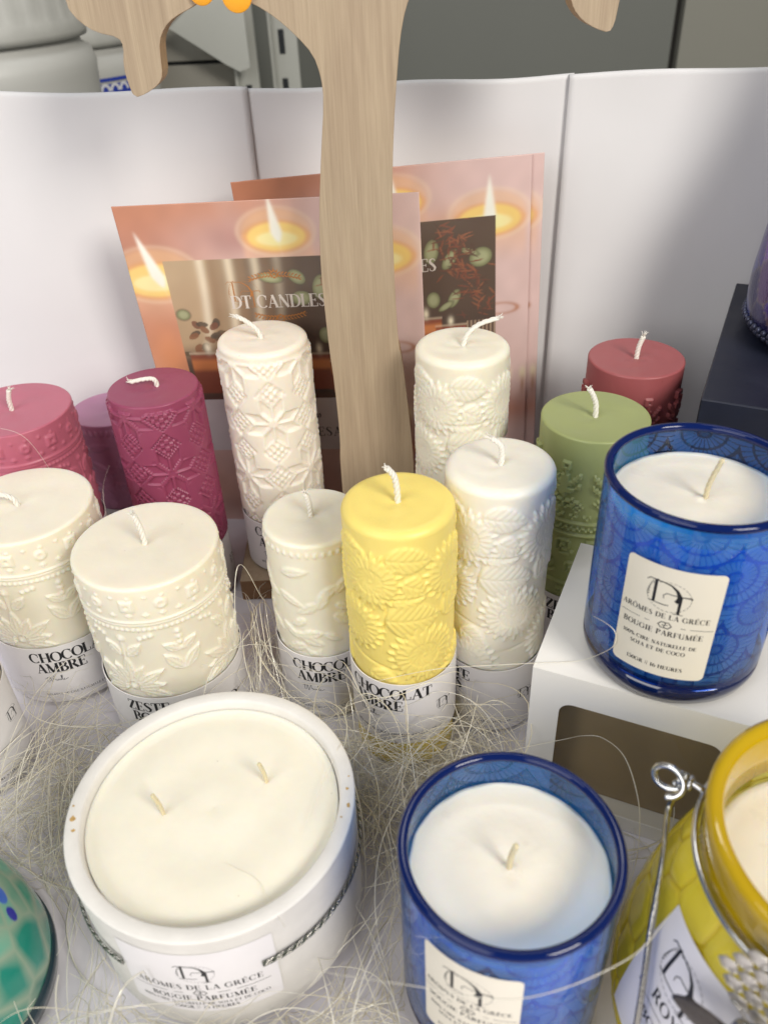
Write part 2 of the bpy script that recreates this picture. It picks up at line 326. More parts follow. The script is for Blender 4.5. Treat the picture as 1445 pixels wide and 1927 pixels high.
def glass_material(name, tint, tint_print, prn, prn_fac, clear_fac, rough=.03, ior=1.5, bump=0):
    """tinted see-through wall; the 'pattern' attribute (0..1) says where the print is"""
    m = bpy.data.materials.new(name); m.use_nodes = True; nt = m.node_tree; N = nt.nodes; L = nt.links
    N.remove(N['Principled BSDF']); out = N['Material Output']
    a = N.new('ShaderNodeAttribute'); a.attribute_name = 'pattern'
    sep = N.new('ShaderNodeSeparateColor'); L.new(a.outputs['Color'], sep.inputs[0])
    tm = N.new('ShaderNodeMix'); tm.data_type = 'RGBA'; tm.inputs[6].default_value = tint; tm.inputs[7].default_value = tint_print; L.new(sep.outputs[0], tm.inputs[0])
    tr = N.new('ShaderNodeBsdfTransparent'); L.new(tm.outputs[2], tr.inputs[0])
    df = N.new('ShaderNodeBsdfDiffuse'); df.inputs[0].default_value = prn
    tl = N.new('ShaderNodeBsdfTranslucent'); tl.inputs[0].default_value = prn
    dm = N.new('ShaderNodeMixShader'); dm.inputs[0].default_value = .4; L.new(df.outputs[0], dm.inputs[1]); L.new(tl.outputs[0], dm.inputs[2])
    mr = N.new('ShaderNodeMapRange'); mr.inputs[3].default_value = clear_fac; mr.inputs[4].default_value = prn_fac; L.new(sep.outputs[0], mr.inputs[0])
    m1 = N.new('ShaderNodeMixShader'); L.new(mr.outputs[0], m1.inputs[0]); L.new(tr.outputs[0], m1.inputs[1]); L.new(dm.outputs[0], m1.inputs[2])
    gl = N.new('ShaderNodeBsdfGlossy'); gl.inputs['Roughness'].default_value = rough
    fr = N.new('ShaderNodeFresnel'); fr.inputs[0].default_value = ior
    if bump:
        tc = N.new('ShaderNodeTexCoord'); n = N.new('ShaderNodeTexNoise'); n.inputs['Scale'].default_value = 60; L.new(tc.outputs['Object'], n.inputs['Vector'])
        b = N.new('ShaderNodeBump'); b.inputs['Strength'].default_value = bump; b.inputs['Distance'].default_value = .001
        L.new(n.outputs['Fac'], b.inputs['Height']); L.new(b.outputs[0], gl.inputs['Normal'])
    ge = N.new('ShaderNodeNewGeometry'); iv = N.new('ShaderNodeMath'); iv.operation = 'SUBTRACT'; iv.inputs[0].default_value = 1; L.new(ge.outputs['Backfacing'], iv.inputs[1])
    fm = N.new('ShaderNodeMath'); fm.operation = 'MULTIPLY'; L.new(fr.outputs[0], fm.inputs[0]); L.new(iv.outputs[0], fm.inputs[1])
    m2 = N.new('ShaderNodeMixShader'); L.new(fm.outputs[0], m2.inputs[0]); L.new(m1.outputs[0], m2.inputs[1]); L.new(gl.outputs[0], m2.inputs[2])
    L.new(m2.outputs[0], out.inputs[0])
    return m
M['blueglass'] = glass_material('blue glass', (.03, .33, .90, 1), (.14, .46, .94, 1), srgb(84, 150, 222), .44, .04)
M['bluerim'] = mat('thick blue glass', (.001, .010, .085, 1), .04, spec=.35)
M['bluebase'] = mat('deep blue glass base', (.003, .010, .06, 1), .08, spec=.6, coat=.5)
M['yellowglass'] = glass_material('yellow glass', (1, .96, .30, 1), (.86, .62, .04, 1), srgb(255, 240, 84), .42, .62, .04, bump=.15)
M['amberrim'] = mat('thick amber glass', srgb(184, 152, 12), .05, spec=.5, coat=.3)

# ------------------------------------------------------------------ setting
mb = MB(); mb.box(-.9, .9, -.5, .52, -.03, 0)
tag(mb.build('table_surface', M['table']), kind='structure')
mb = MB(); mb.box(-3, 3, -1, 3, -.80, -.78)
tag(mb.build('floor', mat('grey floor', srgb(120, 118, 114), .6, vary=.15, vscale=3)), kind='structure')

def sheet(x0, x1, y, ztop, tilt, seed, label, wig, curl_l=0.0):
    r = np.random.default_rng(seed); nx, nz = 90, 80
    X = np.linspace(x0, x1, nx); S = np.concatenate([np.linspace(0, .80, nz-40), np.linspace(.805, 1, 40)])
    ph = r.uniform(0, 6, 8); V = np.zeros((nz, nx, 3))
    for j, s in enumerate(S):
        zt = ztop(X); L = zt+.05
        d = s*L; z = np.where(d < zt-.004, d+.0006, 0); yy = np.full(nx, y)
        over = d-(zt-.004); on = over > 0
        an = np.clip(over/.0022, 0, PI*.9); z = np.where(on, zt-.004+.0022*np.sin(an)*.9-np.maximum(over-.0022*PI*.9, 0), z)
        yy = yy+np.where(on, .0022*(1-np.cos(an)), 0)
        w = wig*(np.sin(X*21+ph[0]+s*2)*.6+np.sin(X*9+s*5+ph[1])+.5*np.sin(s*9+ph[2]+X*13)+.35*np.sin(X*55+ph[3]-s*7)*s**3)
        cl = curl_l*np.exp(-(X-x0)/.02)
        yy = yy+w*s*(1-.0*s)-cl
        V[j] = np.stack([X, yy, z], -1)
    o = mesh('paper_sheet', V, grid_faces(nx, nz, False), M['paper'], None, True)
    md = o.modifiers.new('thick', 'SOLIDIFY'); md.thickness = .0003
    return tag(o, label, 'paper', 'white paper sheets standing behind the candles')
sheet(-.42, -.0640, .5030, lambda X: 0.2678+.0045*np.clip((-.06-X)/.14, 0, 1)-.0012*np.cos(X*40), 0, 1, 'white paper sheet behind the pink and magenta candles, leftmost of the backdrop', .0006)
sheet(-.0675, .116, .5046, lambda X: 0.2674+.0008*np.sin(X*60), 0, 5, 'white paper sheet behind the wooden tree and the flyers, middle of the backdrop', .0005)
sheet(.1128, .46, .5022, lambda X: 0.2680-.0008*(X-.11)/.1+.0006*np.sin(X*50), 0, 9, 'white paper sheet behind the dusty rose candle and navy box, rightmost of the backdrop', .0005, .0005)

# things far behind the paper
M['bgwall'] = mat('dull grey panel', srgb(112, 114, 108), .6, vary=.05, vscale=3)
M['bgwall2'] = mat('lighter grey panel', srgb(138, 137, 127), .6, vary=.05, vscale=3)
mb = MB(); mb.box(-1.6, .436, 1.32, 1.36, -.78, 1.6)
tag(mb.build('wall_panel', M['bgwall']), 'dull dark grey wall panel behind the wooden tree', 'panel', 'grey panels of the far wall')
mb = MB(); mb.box(.447, 1.8, 1.315, 1.36, -.78, 1.6)
tag(mb.build('wall_panel', M['bgwall2']), 'lighter grey wall panel at the far right, right of the dark joint', 'panel', 'grey panels of the far wall')
mb = MB(); mb.box(.4362, .4468, 1.335, 1.37, -.78, 1.6)
tag(mb.build('panel_joint', mat('dark joint', srgb(60, 58, 54), .7)), 'thin dark vertical joint strip between the two grey wall panels', 'joint strip')
M['bucket'] = mat('white bucket plastic', srgb(196, 196, 191), .42, vary=.05, vscale=15)
M['bucketlid'] = mat('worn white lid plastic', srgb(190, 190, 184), .5, vary=.1, vscale=40)
M['blueprint'] = mat('blue print', srgb(38, 62, 165), .5); M['whiteprint'] = mat('white print', srgb(220, 220, 225), .5)
def bucket(x, y, zl, R, label):
    t = thing('plastic_bucket', (x, y, 0), label, 'bucket', 'white plastic buckets behind the paper')
    lathe('bucket_body', [(.001, .052), (R*.9, .052), (R*.92, .06), (R*1.02, zl-.03), (R*1.03, zl-.022), (R*1.0, zl-.012), (R*.93, zl-.008), (R*.93, zl+.02)], M['bucket'], t, 72)
    lathe('lid', [(R*.95, zl), (R*.99, zl-.002), (R*1.0, zl+.003), (R*1.0, zl+.012), (R*.985, zl+.014), (R*.985, zl+.04), (R*.96, zl+.046), (R*.9, zl+.047), (R*.88, zl+.036), (.001, zl+.035)], M['bucketlid'], t, 144, rfun=lambda T, Z: -.0012*(np.cos(T*36) > .3)*(Z > zl+.013))
    return t
bucket(-.342, .82, .270, .104, 'big white plastic bucket with ribbed lid, in front at top left')
b2 = bucket(-.335, 1.04, .246, .104, 'white plastic bucket with a blue printed label, half behind the other bucket')
mb = MB(); Rb = .1068
def cyl(s, z, l, R=Rb): a = s/R-PI/2; return ((R+.0004+l)*math.cos(a), (R+.0004+l)*math.sin(a), z)
strips([[(-.03, 0.2150, .0016), (.14, 0.2150, .0016)], [(.052, .2025, .0085), (.14, .2025, .0085)]], cyl, mb, 0, .004)
strips([_arc((.062+i*.011), .2045, .0045, .006, 0, 180, 8, .0014, .0014) for i in range(4)], cyl, mb, 1, .003, .0003)
mb.build('label', [M['blueprint'], M['whiteprint']], b2)
# rack with boxes
M['rack'] = mat('white enamelled steel', srgb(178, 179, 172), .4, vary=.04, vscale=20); M['dark'] = mat('dark gap', srgb(26, 30, 34), .7)
t = thing('metal_rack', (0, 0, 0), 'white slotted steel rack with two uprights and sloping side panel behind the tree trunk', 'rack')
mb = MB(); mb.box(-.60, -.02, .68, 1.24, .045, .05); mb.build('shelf_board', M['rack'], t)
for x0, x1, y in ((-.150, -.123, 1.09), (-.110, -.077, 1.13)):
    mb = MB()
    mb.box(x0, x1, y, y+.012, -.78, 1.2); 
    mb.box(x0+.0005, x0+.004, y-.012, y-.0005, -.78, 1.2)
    for k in range(-4, 9):
        mb.box(x0+.011, x0+.018, y-.0012, y+.001, .16+k*.052, .186+k*.052, 1)
    mb.build('upright', [M['rack'], M['dark']], t, bevel=.0008)
mb = MB(); V = [(-.2130, 1.06, .250), (-.165, 1.06, .285), (-.128, 1.06, .285), (-.128, 1.06, .208), (-.140, 1.06, .204), (-.155, 1.06, .212)]
mb.add(V+[(a, b+.004, c) for a, b, c in V], [tuple(range(6)), tuple(range(11, 5, -1))]+[(i, i+6, (i+1) % 6+6, (i+1) % 6) for i in range(6)])
mb.build('side_panel', M['rack'], t)
M['card'] = mat('grey card', srgb(150, 147, 138), .7, vary=.05, vscale=20)
for z0, z1, lb in ((.051, .2085, 'grey card box below the dark gap on the rack shelf'), (.2125, .30, 'grey card box above the dark gap, behind the sloping rack panel')):
    mb = MB(); mb.box(-.245, -.152, 1.10, 1.22, z0, z1); mb.box(-.2445, -.1525, 1.105, 1.215, z1, z1+.0035, 1)
    tag(mb.build('card_box', [M['card'], M['dark']], bevel=.001), lb, 'box', 'card boxes on the rack')

# ------------------------------------------------------------------ wooden tree
t = thing('wooden_tree', (-.003, .412, 0), 'flat pale wooden tree cut-out with leafy branch tips standing between the flyers and the candles', 'tree stand')
OUT = [(-.0232, .0156), (-.0242, .0814), (-.0228, .1014), (-.0236, .1354), (-.0248, .1539), (-.0254, .1749), (-.0258, .1964), (-.0246, .2229), (-.0211, .2522), (-.0181, .2738), (-.0185, .2835), (-.0212, .2921), (-.0276, .2993), (-.0361, .3067), (-.0436, .3114), (-.0542, .3160), (-.0643, .3152), (-.0693, .3119), (-.0786, .3082), (-.0831, .3047), (-.0861, .2998), (-.0868, .2938), (-.0872, .2867), (-.0901, .2830), (-.0961, .2799), (-.1014, .2785), (-.1030, .2848), (-.1035, .2910), (-.1018, .2985), (-.1031, .3020), (-.1123, .3042), (-.1180, .3081), (-.1215, .3128), (-.1217, .3155), (-.1240, .3272), (-.1084, .3458), (-.0683, .3591), (-.0127, .3634), (.0483, .3596), (.0970, .3447), (.1125, .3233), (.1098, .3105), (.1092, .3048), (.1083, .2981), (.1064, .2950), (.1004, .2968), (.0944, .3000), (.0901, .3046), (.0886, .3085), (.0803, .3173), (.0557, .3264), (.0341, .3228), (.0226, .3149), (.0203, .3103), (.0183, .3047), (.0166, .2969), (.0151, .2859), (.0124, .2589), (.0107, .2235), (.0109, .1869), (.0119, .1544), (.0137, .1482), (.0164, .1166), (.0181, .0924), (.0187, .0790), (.0193, .0156)]
OUT = OUT[::-1]
sm = []
for i, (x, z) in enumerate(OUT):
    a, b = OUT[i-1], OUT[(i+1) % len(OUT)]
    if z < .02: sm.append((x, z)); continue
    for w in (-.25, .25):
        c = b if w > 0 else a
        sm.append((x+(c[0]-x)*abs(w), z+(c[1]-z)*abs(w)))
n = len(sm)
import bmesh
bm = bmesh.new(); f0 = [bm.verts.new((x+.003, -.007, z)) for x, z in sm]; f1 = [bm.verts.new((x+.003, .007, z)) for x, z in sm]
fa = bm.faces.new(f0); fb = bm.faces.new(f1[::-1])
for i in range(n):
    f = bm.faces.new((f0[i], f1[i], f1[(i+1) % n], f0[(i+1) % n])); f.material_index = 1; 
bmesh.ops.recalc_face_normals(bm, faces=bm.faces)
bmesh.ops.triangulate(bm, faces=[fa, fb])
me = bpy.data.meshes.new('trunk'); bm.to_mesh(me); bm.free(); me.materials.append(M['wood']); me.materials.append(M['woodedge'])
o = link('trunk', me, t); bv = o.modifiers.new('bevel', 'BEVEL'); bv.width = .0006; bv.segments = 2; bv.limit_method = 'ANGLE'
bm = MB(); bm.box(-.0865, .085, -.028, .032, .0004, .0153, 1); bm.f = bm.f; bm.m[1] = 0
bm.build('base', [M['wood'], mat('stained wood edge', srgb(140, 108, 76), .6, vary=.15, vscale=200)], t, bevel=.0006)
for x, z, r in ((-.0622, .3172, .0052), (-.0478, .3150, .0062)):
    ob = lathe('ornament', [(.0001, 0), (r*.96, 0), (r, .0005), (r, .0014), (r*.95, .0018), (.0001, .0018)], M['orange'], t, 40)
    ob.rotation_euler = (PI/2, 0, 0); ob.location = (x, -.0072, z)

# ------------------------------------------------------------------ flyers: printed picture as a painted sheet
def paint_flyer():
    nx, nz = 330, 440
    A, B = np.meshgrid(np.linspace(0, 1, nx), np.linspace(0, 1, nz))  # B down
    asp = .22/.165; Bm = B*asp
    C = np.zeros((nz, nx, 3))
    def S(r, g, b): return np.array(srgb(r, g, b)[:3])
    def ss(x, a, b): u = np.clip((x-a)/(b-a), 0, 1); return u*u*(3-2*u)
    def lay(c, al): nonlocal C; C = C*(1-al[..., None])+np.asarray(c)*al[..., None]
    def noise(sx, sy, seed):
        r = np.random.default_rng(seed); out = np.zeros_like(A)
        for k in range(10):
            out += np.sin(A*sx*r.uniform(.4, 1.6)+B*sy*r.uniform(-1.2, 1.2)+r.uniform(0, 6))/10**.5
        return out
    C[:] = S(222, 188, 180)
    lay(S(186, 116, 84), ss(.35-A, -.1, .3)*.9*ss(.45-B, -.2, .3))
    lay(S(192, 122, 84), ss(.055-B, -.05, .05)*.75*ss(.8-A, 0, .4))
    lay(S(160, 100, 96), np.exp(-((A-.42)/.16)**2-((B-.09)/.05)**2)*.7)
    lay(S(226, 196, 192), ss(A, .55, .8)*.7)
    lay(S(226, 140, 76), np.exp(-((A-.08)/.14)**2-((B-.42)/.14)**2)*.8)
    lay(S(232, 168, 120), np.exp(-((A-.72)/.1)**2-((B-.17)/.05)**2)*.7)
    lay(S(200, 120, 84), np.exp(-((A-.92)/.2)**2-((B-.72)/.05)**2)*.7)
    lay(S(216, 150, 116), np.exp(-((A-.3)/.3)**2-((B-.85)/.1)**2)*.6)
    lay(S(190, 120, 84), np.exp(-((A-.15)/.1)**2-((B-.62)/.05)**2)*.5)
    lay(S(120, 70, 40), np.exp(-((A-.2)/.1)**2-((B-.93)/.04)**2)*.4)
    lay(S(236, 216, 214), ss(noise(9, 12, 3), .6, 1.6)*.35)
    def candle(cx, cy, w, flame, lean):
        x = (A-cx)/w; y = (Bm-cy*asp)/w
        lay(S(236, 186, 150), ss(1.2-np.abs(x), 0, .2)*(y > -.05)*(y < 1.5)*ss(1.5-y, 0, 1)*.55)
        lay(S(244, 196, 140), ss(1.25-np.hypot(x, (y+.1)/.62), 0, .25)*.5)
        lay(S(250, 214, 120), ss(1-np.hypot(x, (y-.05)/.48), 0, .12))
        lay(S(255, 240, 170), ss(.75-np.hypot(x, (y-.12)/.34), 0, .2))
        rr = np.hypot(x, (y-.05)/.48); lay(S(232, 150, 40), np.exp(-((rr-1)/.09)**2)*.45)
        rr = np.hypot(x, (y+.1)/.62); lay(S(252, 226, 190), np.exp(-((rr-1.22)/.07)**2)*.35)
        fy = (y+.25); hw = (fy > -1)*.20*np.clip((fy+1.0)/1.2, 0, 1)**.8*np.clip((.5-fy)/.35, 0, 1)**.5
        lay(S(255, 253, 240), ss(hw-np.abs(x-lean*(fy)), -.03, .06)*flame*(fy > -1))
    candle(.09, .185, .13, 1, .30); candle(.53, .085, .105, 1, .12); candle(.86, .145, .115, 1, .0)
    # gold ring lower right
    for cx, cy, w in ((.90, .395, .06), (.42, .9, .06)):
        rr = np.hypot((A-cx)/w, (Bm-cy*asp)/(w*.35)); lay(S(176, 100, 40), np.exp(-((rr-1)/.14)**2)*.9)
    for cx in (.93, .985):
        lay(S(250, 236, 200), np.exp(-((A-cx)/.012)**2-((B-.60)/.02)**2)); lay(S(170, 110, 50), np.exp(-((A-cx)/.006)**2-((B-.64)/.03)**2)*.8)
    for _ in range(5):
        Cp = np.pad(C, ((1, 1), (1, 1), (0, 0)), mode='edge'); C = (Cp[:-2, 1:-1]+Cp[2:, 1:-1]+Cp[1:-1, :-2]+Cp[1:-1, 2:]+2*C)/6
    # inset photograph
    x0, x1, y0, y1 = .125, .88, .140, .545
    u = (A-x0)/(x1-x0); v = (B-y0)/(y1-y0); ins = (u > 0)*(u < 1)*(v > 0)*(v < 1)
    K = C.copy(); C[:] = S(70, 52, 38)
    lay(S(186, 160, 124), ss(.42-u, -.05, .3))
    for cu, k in ((.17, 1), (.30, .9), (.42, .7), (.52, .35)):
        lay(S(232, 218, 190), np.exp(-((u-cu+.10*v*v)/.022)**2)*k*ss(.62-v, 0, .2))
        lay(S(140, 110, 76), np.exp(-((u-cu-.05+.10*v*v)/.03)**2)*.6*k)
    lay(S(52, 36, 26), ss(v, .55, .72)*.9)
    r = np.random.default_rng(5)
    for k in range(26):     # left foliage
        cu, cv = r.uniform(.02, .26), r.uniform(.42, .66); an = r.uniform(0, PI); a, b = .03, .018
        du, dv = (u-cu), (v-cv)*.95; e = ((du*math.cos(an)+dv*math.sin(an))/a)**2+((-du*math.sin(an)+dv*math.cos(an))/b)**2
        lay(S(*[(84, 70, 44), (110, 62, 36), (60, 52, 36), (132, 84, 48)][k % 4]), ss(1.1-e, 0, .3)*.9)
    for cu, cv, a, b, an in ((.48, .13, .06, .034, .3), (.60, .13, .055, .036, 1.1), (.61, .27, .05, .05, .2), (.70, .20, .036, .085, .1), (.785, .26, .030, .075, .4), (.93, .26, .055, .07, .3), (.70, .53, .034, .06, 0), (.80, .53, .028, .07, .3), (.76, .58, .02, .05, .8), (.88, .22, .05, .02, .5), (.04, .36, .035, .04, 0)):
        du, dv = (u-cu), (v-cv); e = ((du*math.cos(an)+dv*math.sin(an))/a)**2+((-du*math.sin(an)+dv*math.cos(an))/b)**2
        lay(S(128, 136, 92), ss(1.0-e, 0, .25)); lay(S(196, 202, 158), ss(1.0-e, .3, .9)*.5); lay(S(60, 58, 38), np.exp(-((e-1)/.25)**2)*.5)
    for k in range(170):    # red brown seed heads at the right
        t_ = r.uniform(0, 1); cu = .78+.17*t_+r.normal()*.045; cv = .06+.62*t_+r.normal()*.05
        an = r.uniform(0, PI); du, dv = (u-cu), (v-cv); e = ((du*math.cos(an)+dv*math.sin(an))/.035)**2+((-du*math.sin(an)+dv*math.cos(an))/.006)**2
        lay(S(*[(132, 62, 36), (98, 46, 30), (150, 84, 50), (70, 40, 28)][k % 4]), ss(1.1-e, 0, .8)*.75)
    for cu, cv, w, h in ((.12, .80, .10, .16), (.36, .82, .09, .15), (.52, .84, .08, .13), (.66, .80, .08, .14), (.78, .84, .08, .12)):
        x = (u-cu)/w; y = (v-cv)/h; body = ss(1-np.abs(x), 0, .12)*ss(1-np.abs(y), 0, .12)
        lay(S(150, 62, 28), body*.85); lay(S(232, 142, 72), body*ss(.4-np.abs(y+.45), 0, .3)*.8); lay(S(226, 200, 170), np.exp(-((y+1)/.06)**2)*(np.abs(x) < 1)*.6)
        lay(S(255, 244, 214), np.exp(-(x/.16)**2-((y+1.25)/.25)**2))
    lay(S(74, 34, 24), ss(v, .93, .99)*.8)
    st = .5+.5*np.sin(u*330); lay(S(196, 170, 140), (u > .86)*(v > .70)*st*.8); lay(S(66, 40, 30), (u > .86)*(v > .70)*(1-st)*.8)
    I = C.copy(); C = np.where(ins[..., None], I, K)
    band = (A > .125)*(A < .88)*(B > .545)*(B < .72); lay(S(222, 218, 222), band*.96)
    C = C*(1+.05*noise(60, 80, 8)[..., None]*.5)
    C = C*.90+np.array(srgb(235, 212, 200)[:3])*.10
    C = np.clip(C, .004, .95)
    return nx, nz, np.concatenate([C, np.ones((nz, nx, 1))], -1)
FNX, FNZ, FC = paint_flyer()
M['flyer'] = mat('printed flyer', (.5, .5, .5, 1), .22, attr='print', spec=.5)
M['flyerback'] = mat('flyer paper', srgb(225, 222, 220), .5); M['silver'] = mat('pale foil lettering', srgb(225, 215, 205), .4); M['gold'] = mat('copper print', srgb(182, 120, 66), .45)
FW, FH = .165, .2225
def ornament(cx, cy, s, sg):
    o = []
    for side in (-1, 1):
        for k in range(7):
            x = cx+side*s*(.15+k*.15); y = cy+sg*s*(.12-.012*k*k*.4)
            for d in (-1, 1):
                o.append([(x, y, .01*s), (x+side*.09*s, y+d*.09*s, .035*s), (x+side*.16*s, y+d*.12*s, .006*s)])
        o.append([(cx, cy+sg*.1*s, .012*s), (cx+side*1.25*s, cy-sg*.08*s, .01*s)])
    for k in range(9):
        a = k*PI/4; rr = .16*s if k < 8 else 0
        o.append([(cx+rr*math.cos(a)-.05*s, cy+sg*.14*s+rr*math.sin(a), .045*s), (cx+rr*math.cos(a)+.05*s, cy+sg*.14*s+rr*math.sin(a), .045*s)])
    for k in range(3):
        o.append([(cx+(k-1)*.12*s, cy+sg*.25*s, .03*s), (cx+(k-1)*.2*s, cy+sg*(.48-.1*abs(k-1))*s, .006*s)])
    return o
def flyer(origin, lean, yaw, rot, bow, label):
    ca, sa = math.cos(rot), math.sin(rot)
    R0 = np.array([math.cos(yaw), math.sin(yaw), 0]); U0 = np.array([0, -math.sin(lean), math.cos(lean)])
    R = ca*R0+sa*U0; U = -sa*R0+ca*U0; Nn = np.cross(R, U); Nn /= np.linalg.norm(Nn)   # Nn points away from... fixed below
    if Nn[1] > 0: Nn = -Nn
    org = np.array(origin)
    def fn(a, b, l=0.0):   # a across (m, centre 0), b up (m)
        p = org+R*a+U*b+Nn*(l+bow*math.sin(PI*min(max(b/FH, 0), 1)))
        return tuple(p)
    a = np.linspace(-.5, .5, FNX)*FW; b = np.linspace(1, 0, FNZ)*FH
    Ag, Bg = np.meshgrid(a, b)
    V = org+Ag[..., None]*R+Bg[..., None]*U+Nn*(bow*np.sin(PI*Bg/FH))[..., None]
    F = grid_faces(FNX, FNZ, False)[:, ::-1]
    o = mesh('flyer', V, F, [M['flyer'], M['silver'], M['gold'], M['greyink']], None, True, colattr={'print': FC})
    tag(o, label, 'flyer', 'flyers leaning behind the candles')
    mats_ = [M['flyer'], M['silver'], M['gold'], M['greyink']]
    tm = MB(); cx = (.5*(.125+.88)-.5)*FW
    ty = FH*(1-.272)
    strips(ornament(cx, ty+.0085+.0095, .0125, 1), fn, tm, 2, lift=.00006); tm.build('printed_spray', mats_, o); tm = MB(); strips(ornament(cx, ty-.005, .0125, -1), fn, tm, 2, lift=.00006); tm.build('printed_spray', mats_, o); tm = MB()
    lg = logo(cx-.0210, ty+.0095, .0125); strips([[(p[0], p[1], p[2]*.55) for p in k] for k in lg], fn, tm, 2, lift=.00006); tm.build('printed_monogram', mats_, o); tm = MB()
    strips(text('DT CANDLES', cx, ty, .0076, .02, 1.15, 'C'), fn, tm, 1, lift=.00014); tm.build('title_lettering', mats_, o); tm = MB()
    by = FH*(1-.545)
    strips(script([(0, .1), (.12, .45), (.2, .1), (.32, .45), (.36, .1), (.5, .3), (.46, .45), (.42, .25), (.5, .1), (.7, .2), (.76, .42), (.66, .4), (.78, .2), (.7, .06), (1.1, .3), (1.3, .95), (1.34, 1.05), (1.22, .2), (1.14, -.35), (1.3, .1), (1.5, .35), (1.46, .45), (1.42, .2), (1.55, .1), (1.7, .45), (1.76, .2), (1.66, .08)], cx+.0010, by-.0150, .0080, .045, 90), fn, tm, 3, lift=.00008)
    strips(text('UESA', cx+.0055, by-.0285, .0068, .12, 1.0), fn, tm, 3, lift=.00008)
    tm.build('note_lettering', mats_, o)
    md = o.modifiers.new('thick', 'SOLIDIFY'); md.thickness = .00035; md.offset = -1
    return o
flyer((-.0488, .4636, .0004), .082, -.1265, .034, .0012, 'candle flyer in front of the other two, left of the tree trunk')
flyer((.0170, .4845, .0065), .05, .0, .045, .0006, 'middle candle flyer, its right half showing right of the tree trunk')
flyer((.0241, .4865, .0065), .05, .0, .045, .0006, 'rearmost candle flyer, only a narrow strip showing at its right edge')

# ------------------------------------------------------------------ candle relief patterns (u: metres around, v: metres up)
def leaf(U, Vv, cu, cv, ang, ln, wd, h=.0009, vein=True):
    c, s = math.cos(ang), math.sin(ang); x = (U-cu)*c+(Vv-cv)*s; y = -(U-cu)*s+(Vv-cv)*c
    t = x/ln; w = wd*np.sin(PI*np.clip(t, 0, 1)**.75)**.8; ins = (t > 0)*(t < 1)*np.clip((w-np.abs(y))/.0012, 0, 1)
    H = h*ins*(1-.35*np.clip(np.abs(y)/(w+1e-6), 0, 1)**2)
    if vein:
        H = H-.45*h*ins*np.exp(-(y/.00045)**2)
        H = H-.35*h*ins*np.exp(-(((x-np.abs(y)*.8) % .0032-.0016)/.00042)**2)*(np.abs(y) > .0005)
    return H
def sunflower_pat(U, Vv, C, Z):
    H = np.zeros_like(U); rim = np.zeros_like(U)
    fl = []
    cols = 4; du = C/cols
    base = [(-.0135, Z-.0265, .0160), (.0245, Z-.0260, .0160), (-.0225, Z-.0540, .0155), (.0095, Z-.0680, .0172), (-.0110, Z-.0990, .016), (.0330, Z-.0890, .0160), (-.0480, Z-.036, .0160), (.058, Z-.040, .0160), (-.0520, Z-.074, .016), (.060, Z-.080, .016), (.0745, Z-.058, .015), (-.04, Z-.105, .015), (.07, Z-.11, .015)]
    for cu, cv, ang, ln, wd in ((-.0065, Z-.0135, -.10, .0215, .0075), (.0005, Z-.0260, -.45, .0120, .0060), (-.0075, Z-.0465, -.02, .0265, .0105), (-.0040, Z-.0370, .20, .0170, .0050), (-.016, Z-.080, -.5, .016, .0070), (.020, Z-.050, .6, .016, .008), (-.034, Z-.014, .1, .018, .0065), (.040, Z-.013, -.1, .02, .007), (-.038, Z-.060, 2.4, .02, .008), (.036, Z-.052, 1.2, .018, .008), (-.030, Z-.084, 2.8, .018, .0075), (.024, Z-.095, -.7, .018, .008), (.045, Z-.105, 2.4, .02, .008), (-.062, Z-.055, -1.8, .02, .008), (-.066, Z-.02, 2.8, .02, .007), (.048, Z-.060, .6, .022, .009)):
        H = np.maximum(H, leaf(U, Vv, cu, cv, ang, ln, wd, .0011))
    for cu, cv, R in base:
        d = (U-cu+C/2) % C-C/2; rho = np.hypot(d, Vv-cv)/R; ph = np.arctan2(Vv-cv, d)
        h = np.zeros_like(U)
        for n, off, r0, r1, hh in ((21, 0, .35, 1.0, .0010), (21, PI/21, .35, .82, .0013), (25, .1, .3, .62, .0014)):
            pet = np.abs(np.cos(n*(ph+off)/2)); edge = r0+(r1-r0)*(.3+.7*pet**1.2)
            k = np.clip((edge-rho)/.06, 0, 1)*(.4+.6*pet**.6)
            h = np.maximum(h, hh*k)
        disc = np.clip((.40-rho)/.05, 0, 1)
        dots = .5+.5*np.cos(rho*52)*np.cos(ph*12+rho*20)
        h = np.where(disc > 0, .0009+.0004*dots*disc-.0004*np.exp(-(rho/.15)**2)+.0005*np.exp(-(rho/.05)**2), h)
        m = np.clip((1.06-rho)/.06, 0, 1)
        H = np.where(rho < 1.0, np.where(h > .00015, h, H), H)
    for a, b in ((-.0078, Z-.050), (.0345, Z-.05), (-.04, Z-.07)):     # stems / creases
        H = H-.0008*np.exp(-((U-a-.0018*np.sin((Vv-b)*90))/.0006)**2)*np.exp(-((Vv-b)/.013)**4)
    for a, b, k in ((.004, Z-.0345, .05), (-.018, Z-.0735, -.45), (.02, Z-.088, .4)):
        H = H-.0007*np.exp(-((Vv-b-k*(U-a)*.5)/.0006)**2)*np.exp(-((U-a)/.014)**4)
    return H
